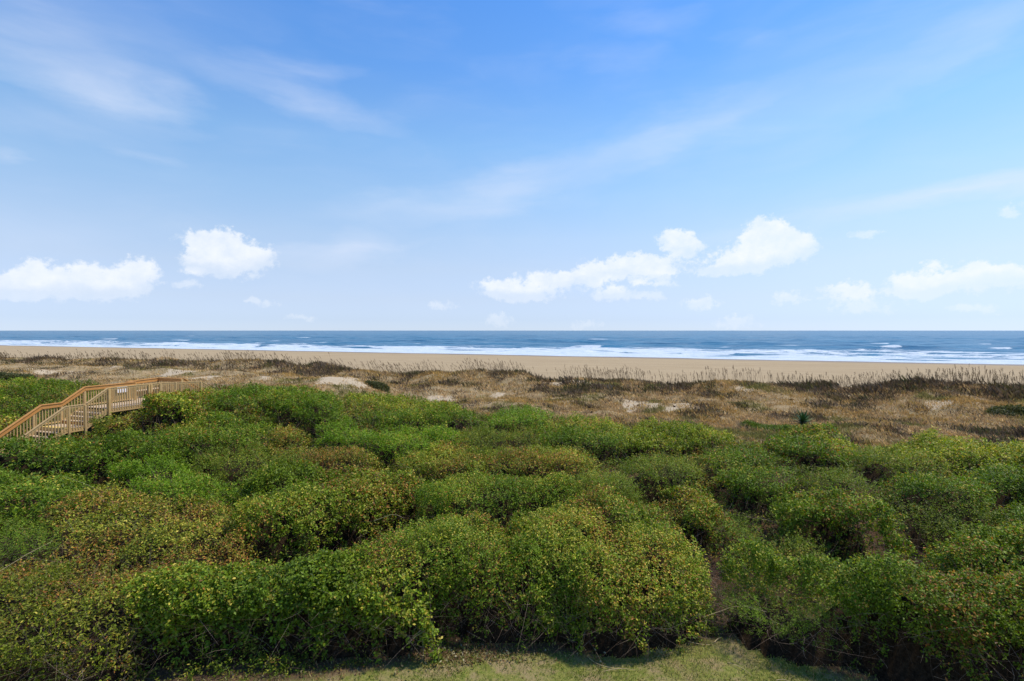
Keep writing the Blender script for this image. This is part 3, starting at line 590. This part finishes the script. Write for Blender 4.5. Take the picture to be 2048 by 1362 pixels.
for i, (sp, lab, zt, poly) in enumerate(MOUNDS):
    mask = (ID == i); 
    if not mask.any(): continue
    P = np.array(poly); cx, cy = P.mean(0); jj, ii = np.nonzero(mask)
    e = obj('shrub', None, label=lab, cat='shrub', group='shrubs of the clipped dune thicket'); e.location = (cx, cy, float(ground_h(cx, cy)))
    offv = np.array([cx, cy, e.location.z])
    r = foliage(mask, sp, {'brown': .62, 'dark': .8}.get(sp, 1.0))
    if r: 
        obj('foliage', mesh_from('shrub_foliage', r[0] - offv, r[1], M_leaf, r[2]), e, kind='stuff'); LEAVES += len(r[1]) // 2
    br = {'brown': 16, 'tan': 5, 'tanbrown': 9, 'myrtle': 5, 'grey': 6}.get(sp, 6.0)
    r1 = twigs(mask, br, TW_PALE if br < 9 else TW_PALE + TW_BARE, (.2, .55), .75)
    skirt_m = mask & (H - GZ < 1.1) & (slope > 1.5)
    r2 = twigs(skirt_m, 34 if P[:, 1].min() > 10.5 else 80, TW_BARE, (.3, .8), .35)
    rs = [r for r in (r1, r2) if r]
    if rs:
        V = np.concatenate([r[0] for r in rs]) - offv; F = rs[0][1] if len(rs) == 1 else np.concatenate([rs[0][1], rs[1][1] + len(rs[0][0])])
        obj('branches', mesh_from('shrub_branches', V, F, M_twig, np.concatenate([r[2] for r in rs])), e, kind='stuff')
# low cover between the mounds, and bare stems in the gaps
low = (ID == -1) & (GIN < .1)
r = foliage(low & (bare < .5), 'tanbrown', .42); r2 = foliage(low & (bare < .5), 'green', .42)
V = np.concatenate([r[0], r2[0]]); F = np.concatenate([r[1], r2[1] + len(r[0])]); C = np.concatenate([r[2], r2[2]]) * .8  # leaf colour scaled down to paint deeper shade into the creases
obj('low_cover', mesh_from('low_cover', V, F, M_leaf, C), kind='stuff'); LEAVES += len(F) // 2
r = twigs(low & (bare < .4), 22, TW_BARE, (.2, .6), .5, .006); r2 = twigs(low & (bare >= .4), 120, TW_BARE, (.25, .8), .15, .008, True)
V = np.concatenate([r[0], r2[0]]); F = np.concatenate([r[1], r2[1] + len(r[0])]); C = np.concatenate([r[2], r2[2]])
obj('bare_stems', mesh_from('bare_stems', V, F, M_twig, C), kind='stuff')

# ------------------------------------------------------------------ dune grass, scrub and sea oats
def m_grass(T):
    c = attr(T, 'Col', 'Color'); t = T.new('ShaderNodeBsdfTranslucent'); T.put(t.inputs[0], c)
    m = T.new('ShaderNodeMixShader'); m.inputs[0].default_value = .35; T.l.new(principled(T, c, .8, .2), m.inputs[1]); T.l.new(t.outputs[0], m.inputs[2]); return m.outputs[0]
M_grass = material('dry_grass', m_grass)
def scatter(n, s0, s1, t0=-1.06, t1=1.06):
    """random ground points between two lines along the shore, inside the cone seen from the deck and a little beyond"""
    t = RNG.uniform(t0, t1, n); s = RNG.uniform(s0, s1, n) ; y = s / (NX * t + NY); return t * y, y
def blades(x, y, z, hgt, w, lean, col, spread=.5, seg2=True):
    n = len(x); p = np.stack([x, y, z], 1)
    d = norm(np.stack([RNG.normal(0, spread, n) + lean[:, 0], RNG.normal(0, spread, n) + lean[:, 1], np.ones(n)], 1))
    a = RNG.uniform(0, np.pi, n); sd = np.stack([np.cos(a), np.sin(a) * .5, 0 * a], 1) * (w / 2)[:, None]
    mid = p + d * (hgt * .55)[:, None]; tip = mid + norm(d + np.stack([lean[:, 0] * 1.5 + RNG.normal(0, .35, n), RNG.normal(0, .35, n), -.25 * np.ones(n)], 1)) * (hgt * .5)[:, None]
    V = np.stack([p - sd, p + sd, mid + sd * .8, mid - sd * .8, tip], 1).reshape(-1, 3)
    q = np.arange(n)[:, None] * 5
    F = np.concatenate([q + [0, 1, 2], q + [0, 2, 4]], 1).reshape(-1, 3) if n > 0 else None
    return V, F, np.repeat(col, 5, 0)
def dune_plants():
    out = {'grass': [], 'scrub': []}
    # tufts: candidates, thinned on sand and under the thicket
    for kind, ntuft in (('grass', 24500), ('scrub', 11000)):
        x, y = scatter(ntuft * 2, 19.5, 51.5); s = x * NX + y * NY
        sm = sand_mask(x, y); th = sdf(THICKET, x, y)
        n1 = fbm(x / 5, y / 5, 3, 201); n2 = fbm(x / 1.4, y / 1.4, 3, 205)
        scr = smooth(-.15, .35, n1 * .9 + n2 * 1.1 + .75 * smooth(37, 44, s) - .50 + .25 * smooth(-10, -30, x))
        dist = np.sqrt(x * x + y * y); lodp = np.clip(30 / dist, .25, 1.0)
        keep = (sm < RNG.uniform(.25, 1.12, len(x))) & (th > .15)
        keep &= RNG.random(len(x)) < (lodp ** .8) * ((.35 + .65 * (1 - scr)) if kind == 'grass' else scr)
        x, y, s, n1, n2, dist = (a[keep] for a in (x, y, s, n1, n2, dist)); n = len(x)
        k = 12 if kind == 'grass' else 22
        lod = np.clip(dist / 28, .8, 3)
        if kind == 'grass':
            h = RNG.uniform(.12, .30, n) * (1 + .3 * n2) * (1 + .5 * smooth(41, 46, s)); rad = .14 * lod
            pal = np.array([(.36, .25, .13), (.30, .20, .10), (.42, .31, .18), (.25, .18, .11), (.28, .20, .07), (.19, .135, .085)])
            gold = smooth(.2, .6, fbm(x / 4, y / 3, 3, 211)); green = smooth(.45, .7, fbm(x / 3.2, y / 3.2, 3, 213))
            c0 = pal[RNG.integers(0, 6, n)]
            c0 = c0 * (1 - gold[:, None] * .6) + np.array([.27, .17, .045]) * gold[:, None] * .6
            c0 = c0 * (1 - green[:, None] * .75) + np.array([.10, .115, .028]) * green[:, None] * .75
            near = smooth(3.0, 0.3, sdf(THICKET, x, y)) * .5 * (RNG.random(n) < .6)
            c0 = c0 * (1 - near[:, None]) + np.array([.11, .12, .03]) * near[:, None]
        else:
            h = RNG.uniform(.26, .56, n) * (1 + .6 * n1) * (.6 + .7 * smooth(38, 45, s)); rad = .24 * lod ** .7
            pal = np.array([(.11, .072, .042), (.15, .10, .062), (.085, .056, .035), (.13, .095, .04), (.19, .135, .09), (.095, .085, .03)])
            c0 = pal[RNG.integers(0, 6, n)]
        X = np.repeat(x, k) + RNG.normal(0, 1, n * k) * np.repeat(rad, k); Y = np.repeat(y, k) + RNG.normal(0, 1, n * k) * np.repeat(rad, k)
        ok = (sdf(THICKET, X, Y) > .05); bt, bw = board_local(X, Y); ok &= ~((bt > -5) & (bt < 8) & (bw > -.1) & (bw < 3.1))
        hh = np.repeat(h, k) * RNG.uniform(.55, 1.2, n * k); ww = np.repeat(lod, k) * (.013 if kind == 'grass' else .010)
        C = np.repeat(c0, k, 0) * RNG.uniform(.65, 1.5, (n * k, 1)) * (np.array([1.62, 1.53, 1.26]) if kind == 'grass' else np.array([1.15, 1.17, 1.12])); lean = np.stack([-.15 + 0 * X, 0 * X], 1)
        Z = ground_h(X, Y) - .01
        out[kind] = blades(X[ok], Y[ok], Z[ok], hh[ok], ww[ok], lean[ok], C[ok], .42 if kind == 'grass' else .5)
    return out
dp = dune_plants()
obj('dune_grass', mesh_from('dune_grass', dp['grass'][0], dp['grass'][1], M_grass, dp['grass'][2]), kind='stuff')
obj('dune_scrub', mesh_from('dune_scrub', dp['scrub'][0], dp['scrub'][1], M_grass, dp['scrub'][2]), kind='stuff')
# sea oats: tall stalks with drooping seed heads along the crest
def sea_oats(n):
    x, y = scatter(n, 44.5, 49.5, -1.08, 1.08); keep = RNG.random(n) < smooth(-.55, .35, fbm(x / 3.4, y / 6, 3, 301)) * .9 + .06
    x, y = x[keep], y[keep]; n = len(x); z = ground_h(x, y)
    dist = np.sqrt(x * x + y * y); lod = np.clip(dist / 42, .8, 2)
    L = RNG.uniform(.75, 1.45, n) * (1 + .15 * fbm(x / 5, y, 2, 305)); lx = -.42 * smooth(16, -6, x) - .04
    d = norm(np.stack([lx + RNG.normal(0, .11, n), RNG.normal(0, .12, n), np.ones(n)], 1))
    pal = np.array([(.16, .11, .055), (.20, .145, .08), (.11, .075, .04), (.24, .175, .10)]); c = pal[RNG.integers(0, 4, n)]
    p = np.stack([x, y, z], 1); V, F, C = make_twigs(p, d, L, .020 * lod, c, 2, .07)
    tipd = norm(d + np.stack([-.5 * np.sign(lx + .1) * 0 - .45 + 0 * x, RNG.normal(0, .2, n), -.55 + 0 * x], 1))
    # seed heads: flat plumes hanging from the tip
    k = 5; tip = V.reshape(n, -1, 3)[:, -3:].mean(1)
    pk = np.repeat(tip, k, 0) + np.tile(np.linspace(-.16, .05, k), n)[:, None] * np.repeat(d, k, 0)
    dk = norm(np.repeat(tipd, k, 0) + RNG.normal(0, .25, (n * k, 3)))
    V2, F2, C2 = make_twigs(pk, dk, RNG.uniform(.07, .14, n * k), .026 * np.repeat(lod, k), np.repeat(c, k, 0) * 1.1, 1, .1)
    F2 = F2 + len(V)
    return np.concatenate([V, V2]), np.concatenate([F, F2]), np.concatenate([C, C2])
r = sea_oats(2500); obj('sea_oats', mesh_from('sea_oats', r[0], r[1], M_grass, r[2]), kind='stuff')

# separate green bushes growing out on the dune
for (bx, by, rx, ry, hh, sp, lab) in [
    (-46.4, 47.5, 1.7, 1.2, .6, 'olive', 'dull green bush on the dune at the far left edge, beyond the handrails'),
    (-11.3, 43.0, 1.0, .8, .4, 'olive', 'small olive bush on the dune just right of the white sand slope'),
    (29.6, 30.4, 1.1, .9, .35, 'olive', 'low olive-green bush in the dry grass near the right edge of the dune'),
    (14.0, 27.6, 1.6, 1.0, .35, 'yellowgreen', 'low olive patch of creeper in the dry grass behind the spiky yucca'),
    (-5.0, 38.0, .35, .35, .35, 'rust', 'tiny rust-orange bush alone in the dry grass left of the vivid round bush')]:
    A = np.linspace(0, 2 * np.pi, 1400); n = int(520 * rx * ry + 120)
    th, rr = RNG.uniform(0, 2 * np.pi, n), np.sqrt(RNG.random(n)); x = bx + rx * rr * np.cos(th); y = by + ry * rr * np.sin(th)
    prof = (1 - rr ** 2.2) ** .5; z = ground_h(x, y) + hh * prof * (1 + .35 * fbm(x / .7, y / .7, 2, 77)) * RNG.uniform(.75, 1.05, n)
    nrm = norm(np.stack([np.cos(th) * rr / rx, np.sin(th) * rr / ry, .6 + 0 * rr], 1))
    if sp == 'rust': L, W, k, SL, gr = .09, .04, 8, .2, [(.30, .13, .05), (.34, .17, .07), (.25, .10, .04)]
    else: L, W, k, SL, gr = SPEC[sp][:5]
    k = 7; lod = math.hypot(bx, by) / 18
    c = np.array(gr)[RNG.integers(0, 3, n)][:, None] * RNG.uniform(.6, 1.4, (n, k, 1))
    V, F, C = make_leaves(x, y, z, nrm, np.full(n, L * lod), np.full(n, W * lod * 1.2), k, np.full(n, SL * lod ** .6), c, 1.0)
    g = float(ground_h(bx, by)); e = obj('dune_bush', None, label=lab, cat='bush', group='separate bushes on the dune'); e.location = (bx, by, g)
    obj('foliage', mesh_from('bush_foliage', V - [bx, by, g], F, M_leaf, C), e, kind='stuff')
    m = 60; p = np.stack([bx + RNG.normal(0, rx * .3, m), by + RNG.normal(0, ry * .3, m), np.full(m, g)], 1)
    V, F, C = make_twigs(p, norm(RNG.normal(0, .5, (m, 3)) + [0, 0, 1]), np.full(m, hh * .9), np.full(m, .03), np.tile(np.array([.10, .07, .045]), (m, 1)))
    obj('branches', mesh_from('bush_branches', V - [bx, by, g], F, M_twig, C), e, kind='stuff')

# ------------------------------------------------------------------ yucca
yx, yy = 13.85, 24.3; yz = float(bil(H, np.array([yx]), np.array([yy]))[0]) - .05
yz = 2.05
ye = obj('yucca', None, label='spiky yucca with a burst of stiff dark blades at the edge of the dry grass', cat='yucca'); ye.location = (yx, yy, float(ground_h(yx, yy)))
M_yucca = material('yucca_leaf', lambda T: principled(T, T.mix(T.noise(pos(T), 9, 3), (.035, .09, .02, 1), (.07, .15, .035, 1)), .5, .4))
M_ytrunk = material('yucca_trunk', lambda T: principled(T, T.mix(T.noise(pos(T), 30, 3), (.10, .07, .045, 1), (.20, .15, .10, 1)), .95, .1))
def blade_me(L, w):
    V = []; F = []
    for j in range(5):
        t = j / 4; h = w * (.7 + .6 * math.sin(math.pi * min(t + .15, 1))) * (1 - t ** 3) * .5 + .001
        V += [(-h, t * L, .012 - .10 * L * t * t), (0, t * L, -.10 * L * t * t), (h, t * L, .012 - .10 * L * t * t)]
    for j in range(4):
        a = j * 3; F += [(a, a + 1, a + 4, a + 3), (a + 1, a + 2, a + 5, a + 4)]
    return mesh_from('yucca_leaf', np.array(V), np.array(F), M_yucca)
yme = [blade_me(.66, .07), blade_me(.56, .06)]
for i in range(64):
    o = obj('leaf', yme[i % 2], ye); a = i * 2.39996; el = math.radians(82 - 92 * ((i + .5) / 64) ** .8)
    o.rotation_euler = (el, 0, a); o.location = (0, 0, yz - ye.location.z + .12 - .10 * i / 64)
bm = bmesh.new(); bmesh.ops.create_cone(bm, cap_ends=True, segments=9, radius1=.08, radius2=.06, depth=yz - ye.location.z + .1, matrix=Matrix.Translation((0, 0, (yz - ye.location.z + .1) / 2)))
me = bpy.data.meshes.new('trunk'); bm.to_mesh(me); bm.free(); me.materials.append(M_ytrunk); obj('trunk', me, ye)

# ------------------------------------------------------------------ lawn blades, litter, reeds
n = 95000; x = RNG.uniform(-8, 10, n); y = RNG.uniform(8.3, 11.2, n); th = sdf(THICKET, x, y)
keep = (th > -.25) & (RNG.random(n) < .30 + .7 * smooth(-.3, .35, fbm(x / .7, y / .7, 3, 401) + .12) * smooth(.0, .5, th)); x, y = x[keep], y[keep]; n = len(x)
pal = np.array([(.17, .24, .03), (.24, .30, .04), (.34, .33, .07), (.44, .38, .14), (.10, .16, .022)])
dry = smooth(-.1, .5, fbm(x / .9, y / .9, 3, 405)); idx = np.where(RNG.random(n) < dry * .6, 3, RNG.integers(0, 5, n))
r = blades(x, y, ground_h(x, y) + .01, RNG.uniform(.025, .075, n), RNG.uniform(.007, .013, n), np.zeros((n, 2)), pal[idx] * RNG.uniform(.6, 1.3, (n, 1)), .6)
obj('lawn_grass', mesh_from('lawn_grass', r[0], r[1], M_grass, r[2]), kind='stuff')
# fallen leaves and sprouts along the foot of the thicket
n = 2600; x = np.concatenate([RNG.uniform(-9, 9, n), RNG.normal(-.9, .7, 500)]); y = np.concatenate([RNG.uniform(9.2, 12.5, n), RNG.normal(10.0, .22, 500)]); th = sdf(THICKET, x, y)
k_ = (th > -1.2) & (RNG.random(len(x)) < np.where(th > .5, .07, 1.0)); x, y = x[k_], y[k_]; n = len(x)
pal = np.array([(.20, .13, .05), (.13, .07, .035), (.30, .25, .12), (.11, .13, .03), (.42, .38, .24)])
c = pal[RNG.choice(5, (n, 2), p=[.3, .27, .18, .2, .05])]
V, F, C = make_leaves(x, y, ground_h(x, y) + .045, np.tile([0, 0, 1.0], (n, 1)), np.full(n, .06), np.full(n, .032), 2, np.full(n, .05), c, .3)
V[:, 2] = np.maximum(V[:, 2], .018); obj('fallen_leaves', mesh_from('fallen_leaves', V, F, M_leaf, C), kind='stuff')
M_reed = material('straw', lambda T: principled(T, T.mix(T.noise(pos(T), 25, 3), (.30, .22, .10, 1), (.52, .42, .24, 1)), .7, .2))
def tube(name, pts, r, mat, parent=None, **kw):
    P = [Vector(p) for p in pts]; V = []; F = []
    for j, p in enumerate(P):
        d = (P[min(j + 1, len(P) - 1)] - P[max(j - 1, 0)]).normalized(); a = d.orthogonal().normalized(); b = d.cross(a)
        rr = r * (1 - .6 * j / (len(P) - 1))
        V += [tuple(p + a * rr * math.cos(q) + b * rr * math.sin(q)) for q in (0, 1.257, 2.513, 3.77, 5.027)]
    for j in range(len(P) - 1):
        for a in range(5): b = (a + 1) % 5; F.append((j * 5 + a, j * 5 + b, j * 5 + 5 + b, j * 5 + 5 + a))
    return obj(name, mesh_from(name, np.array(V), np.array(F), mat, smooth_shade=True), parent, **kw)
def arc(x0, y0, x1, y1, bend, z=.03, n=9):
    out = []
    for j in range(n):
        t = j / (n - 1); bx = 4 * t * (1 - t) * bend; nx, ny = -(y1 - y0), (x1 - x0); l = math.hypot(nx, ny)
        out.append((x0 + (x1 - x0) * t + nx / l * bx, y0 + (y1 - y0) * t + ny / l * bx, z + .03 * math.sin(t * 3)))
    return out
for (a, rad, lab) in [
    (arc(3.45, 10.75, 4.15, 10.42, -.16), .011, 'long curved dry reed on the lawn at the mouth of the bare gap'),
    (arc(4.2, 10.5, 4.42, 10.66, .0), .014, 'short straight straw piece at the right end of the curved reed'),
    (arc(1.5, 10.05, 2.1, 9.68, -.16), .008, 'thin curved stem lying in the shaded part of the lawn'),
    (arc(5.0, 10.25, 5.45, 10.12, .04), .009, 'thin dry twig on the lawn beside the small feathery bush'),
    (arc(4.2, 9.85, 4.5, 9.45, .03), .009, 'pale forked twig lying on the lawn nearest the camera'),
    (arc(1.75, 9.6, 2.35, 9.62, .02), .008, 'pale straight straw on the near lawn left of centre'),
    (arc(4.9, 9.35, 5.15, 9.25, .02), .009, 'short pale stick at the bottom edge of the lawn')]:
    tube('dry_reed', a, rad, M_reed, label=lab, cat='reed', group='dry reeds and twigs on the lawn')
n = 160; p = np.stack([RNG.normal(3.02, .09, n), RNG.normal(10.22, .13, n), np.full(n, .02)], 1)
V, F, C = make_twigs(p, norm(RNG.normal(0, 1, (n, 3)) * [1, 1, .35] + [0, 0, .25]), RNG.uniform(.05, .13, n), np.full(n, .012), np.tile(np.array([.50, .38, .17]), (n, 1)) * RNG.uniform(.7, 1.2, (n, 1)), 2)
obj('straw_clump', mesh_from('straw_clump', V, F, M_twig, C), label='small tan clump of dead straw on the sunlit lawn', cat='straw', kind='stuff')
# long bare stems leaning out of the foliage
for (a, b, c, lab) in [
    ((-10.3, 9.4, 1.2), (-10.0, 9.9, 1.8), (-9.6, 10.6, 2.1), 'bent pale stem standing out of the lower left shrubs by the frame edge'),
    ((-3.55, 13.1, 1.6), (-3.1, 13.05, 1.78), (-2.75, 12.95, 1.72), 'thin straw-coloured stem lying on the left vine mound'),
    ((1.9, 25.1, 2.3), (1.75, 25.05, 2.75), (1.6, 25.0, 3.0), 'bare leaning stem in front of the vivid round bush'),
    ((4.0, 10.6, .5), (4.6, 10.55, .75), (5.2, 10.7, .62), 'pale arching twig over the small feathery bush')]:
    tube('bare_stem', [a, tuple((Vector(a) + Vector(b)) / 2), b, tuple((Vector(b) + Vector(c)) / 2 + Vector((0, 0, .03))), c], .008, M_reed, label=lab, cat='stem', group='bare stems leaning out of the shrubs')

# ------------------------------------------------------------------ boardwalk
def wood(c1, c2, c3):
    def f(T):
        P = T.new('ShaderNodeTexCoord').outputs['Object']; r = T.new('ShaderNodeObjectInfo').outputs['Random']
        n = T.noise(T.mapping(P, scale=(3, 3, 3)), 2.5, 5, .6); g = T.noise(T.mapping(P, scale=(2, 26, 26)), 3, 3, .6)
        c = T.mix(T.mapr(T.math('ADD', T.math('MULTIPLY', n, .6), T.math('MULTIPLY', g, .4)), .35, .65), c1, c2)
        c = T.mix(T.math('MULTIPLY', r, .55), c, c3)
        return principled(T, c, .75, .25, g, .004, .5)
    return f
M_new = material('orange_treated_pine', wood((.42, .20, .055, 1), (.56, .29, .095, 1), (.50, .23, .06, 1)))
M_old = material('weathered_pine', wood((.48, .30, .11, 1), (.60, .40, .165, 1), (.38, .28, .15, 1)))
M_deck = material('deck_pine', wood((.42, .30, .18, 1), (.54, .41, .27, 1), (.45, .36, .27, 1)))
M_yelw = material('yellow_pine', wood((.55, .38, .10, 1), (.66, .48, .16, 1), (.60, .42, .14, 1)))
M_sign = material('white_sign', lambda T: principled(T, T.mix(T.noise(pos(T), 6, 3), (.72, .70, .72, 1), (.82, .81, .82, 1)), .5, .4))
bw_e = obj('boardwalk', None, label='wooden boardwalk with stairs, landing and orange handrails rising over the thicket at the left', cat='boardwalk')
bw_e.location = (-20.25, 25.6, 0); bw_e.rotation_euler = (0, 0, math.atan2(.954, .3))
BOXES = {}
def beam(name, a, b, w, h, mat, up=(0, 0, 1), label=None):
    """squared timber from a to b (width across, height), bevelled; alike sizes share a mesh"""
    a, b = Vector(a), Vector(b); L = (b - a).length; key = (round(L, 2), w, h, mat.name)
    if key not in BOXES:
        bm = bmesh.new(); bmesh.ops.create_cube(bm, size=1, matrix=Matrix.Diagonal((L, w, h, 1)))
        bmesh.ops.bevel(bm, geom=bm.edges[:], offset=min(w, h) * .08, segments=1, affect='EDGES')
        me = bpy.data.meshes.new(name); bm.to_mesh(me); bm.free(); me.materials.append(mat); BOXES[key] = me
    x = (b - a).normalized(); u = Vector(up); y = u.cross(x).normalized(); z = x.cross(y)
    o = obj(name, BOXES[key], bw_e, label=label); R = Matrix((x, y, z)).transposed().to_4x4()
    o.matrix_local = Matrix.Translation((a + b) / 2) @ R; return o
Z1, Z2 = 1.93, 2.60
def deck_z(t):      # walking surface height along the walkway
    if t < -1.9: return Z1 - .65 * (-1.9 - t)
    if t < -1.05: return Z1
    if t < 0: return Z1 + (Z2 - Z1) * (t + 1.05) / 1.05
    if t < 5.0: return Z2
    return Z2 - .65 * (t - 5.0)
W = 1.65
# decks and treads
t = .07
while t < 4.98:
    w1 = 2.95 if 2.62 < t else W
    beam('deck_board', (t, -.03, Z2 - .02), (t, w1 + .03, Z2 - .02), .135, .038, M_deck, up=(0, 0, 1)); t += .142
t = -1.88
while t < -1.1:
    beam('deck_board', (t + .02, -.03, Z1 - .02), (t + .02, W + .03, Z1 - .02), .135, .038, M_yelw if t < -1.7 else M_deck); t += .142
n = 4
for i in range(1, n):
    z = Z1 + (Z2 - Z1) * i / n; tt = -1.05 + 1.05 * i / n
    beam('stair_tread', (tt - .12, .0, z - .02), (tt - .12, W, z - .02), .28, .038, M_deck)
for i in range(n):
    z = Z1 + (Z2 - Z1) * (i + .5) / n; tt = -1.05 + 1.05 * (i + 1) / n - .262 + .02
    beam('stair_riser', (tt, .02, z - .035), (tt, W - .02, z - .035), .022, .125, M_old if i else M_new)
for i in range(9):
    z = Z1 - .17 * (i + 1); tt = -1.9 - .26 * i - .13
    beam('stair_tread', (tt, 0, z - .02), (tt, W, z - .02), .28, .038, M_deck)
for i in range(8):
    z = Z2 - .17 * (i + 1); tt = 5.0 + .26 * i + .13
    beam('stair_tread', (tt, 0, z - .02), (tt, 1.0, z - .02), .28, .038, M_deck)
# framing under the decks
for y in (.0, W):
    beam('rim_joist', (0, y, Z2 - .14), (5.0, y, Z2 - .14), .04, .19, M_old); beam('rim_joist', (-1.92, y, Z1 - .14), (-1.05, y, Z1 - .14), .04, .19, M_old)
    beam('stair_stringer', (-1.05, y, Z1 - .10), (0, y, Z2 - .10), .042, .24, M_old); beam('stair_stringer', (-4.3, y, Z1 - 1.66), (-1.9, y, Z1 - .10), .042, .24, M_old)
beam('rim_joist', (-1.93, 0, Z1 - .14), (-1.93, W, Z1 - .14), .04, .19, M_old)
beam('rim_joist', (2.6, 2.95, Z2 - .14), (5.0, 2.95, Z2 - .14), .04, .19, M_old); beam('rim_joist', (5.02, 0, Z2 - .14), (5.02, 2.95, Z2 - .14), .04, .19, M_old)
for y in (0, 1.0): beam('stair_stringer', (5.0, y, Z2 - .1), (7.1, y, Z2 - 1.46), .042, .24, M_old)
def post(t, w, size=.10, extra=.0, mat=None):
    zb = deck_z(t); g = -20.25 + .3 * t - .954 * w, 25.6 + .954 * t + .3 * w
    beam('post', (t, w, float(ground_h(*g)) - .1), (t, w, zb + .98 + extra), size, size, mat or M_old, up=(0, 1, 0))
def rail(pts, near, skip=()):
    """pts: (t, w) corners; cap board, side board and balusters follow the deck height"""
    mat = M_old if near else M_new
    for (t0, w0), (t1, w1) in zip(pts, pts[1:]):
        flat = abs(t1 - t0) < .05
        z0, z1 = deck_z(t0 if not flat else min(t0, 4.9)) + 1.0, deck_z(t1 if not flat else min(t1, 4.9)) + 1.0
        s = (0, .03) if flat else (0, 0)
        beam('handrail_cap', (t0, w0, z0 + .02), (t1, w1, z1 + .02), .10 if near else .14, .035, M_old if near else M_new)
        off = -.03 if near else -.055
        if flat: beam('handrail_board', (t0 + off, w0, z0 - .08), (t1 + off, w1, z1 - .08), .036, .15, mat)
        else: beam('handrail_board', (t0, w0 + off * .4, z0 - (.055 if near else .09)), (t1, w1 + off * .4, z1 - (.055 if near else .09)), .036, .075 if near else .165, mat)
        L = math.hypot(t1 - t0, w1 - w0); m = max(1, int(round(L / .125)))
        if not near and not flat: beam('bottom_rail', (t0, w0, z0 - .90), (t1, w1, z1 - .90), .036, .07, M_old)
        for i in range(m):
            f = (i + .5) / m; t_, w_, zz = t0 + (t1 - t0) * f, w0 + (w1 - w0) * f, z0 + (z1 - z0) * f
            beam('baluster', (t_, w_ - (.02 if near else -.02), zz - (1.12 if near else .93)), (t_, w_ - (.02 if near else -.02), zz - .02), .038, .038, M_old, up=(0, 1, 0))
rail([(-4.4, 0), (-1.9, 0), (-1.07, 0)], True); rail([(-1.0, 0), (0, 0), (2.07, 0)], True); rail([(2.07, 0), (2.69, -.06), (5.25, -.06)], True); rail([(5.25, -.06), (7.0, -.06)], True)
for t_, w_ in [(-4.3, 0), (-1.75, .0), (-1.06, -.02), (0.03, -.03), (2.07, -.04), (2.2, -.04), (2.69, -.08), (3.6, -.08), (5.22, -.08)]: post(t_, w_, .10 if t_ != .03 else .13)
rail([(-4.4, W), (-1.9, W), (-1.05, W)], False); rail([(-1.05, W), (0, W), (2.58, W)], False); rail([(2.58, W), (2.58, 2.35), (4.9, 2.9)], False); rail([(4.9, 2.9), (4.9, 1.02)], False); rail([(5.0, 1.0), (7.0, 1.0)], False)
for t_, w_ in [(-4.3, W + .02), (-2.2, W + .02), (-1.05, W + .02), (0, W + .02), (1.3, W + .02), (2.58, W + .02), (2.58, 2.35), (3.7, 2.65), (4.9, 2.92), (4.9, 1.04)]: post(t_, w_, .10, .06 if (t_, w_) == (4.9, 2.92) else 0)
# notice boards fixed inside the far rail, and slatted bench backs
beam('sign', (1.55, W - .06, Z2 + .68), (2.1, W - .06, Z2 + .68), .012, .30, M_sign, label='small blank white notice board on the far rail')
for k in range(3): beam('bench_slat', (3.0, 2.15 + k * .12, Z2 + .44), (4.7, 2.45 + k * .12, Z2 + .44), .10, .036, M_deck)
for t_ in (3.1, 3.85, 4.6): beam('bench_leg', (t_, 2.3 + (t_ - 3.1) * .18, Z2), (t_, 2.3 + (t_ - 3.1) * .18, Z2 + .42), .09, .09, M_old, up=(0, 1, 0))
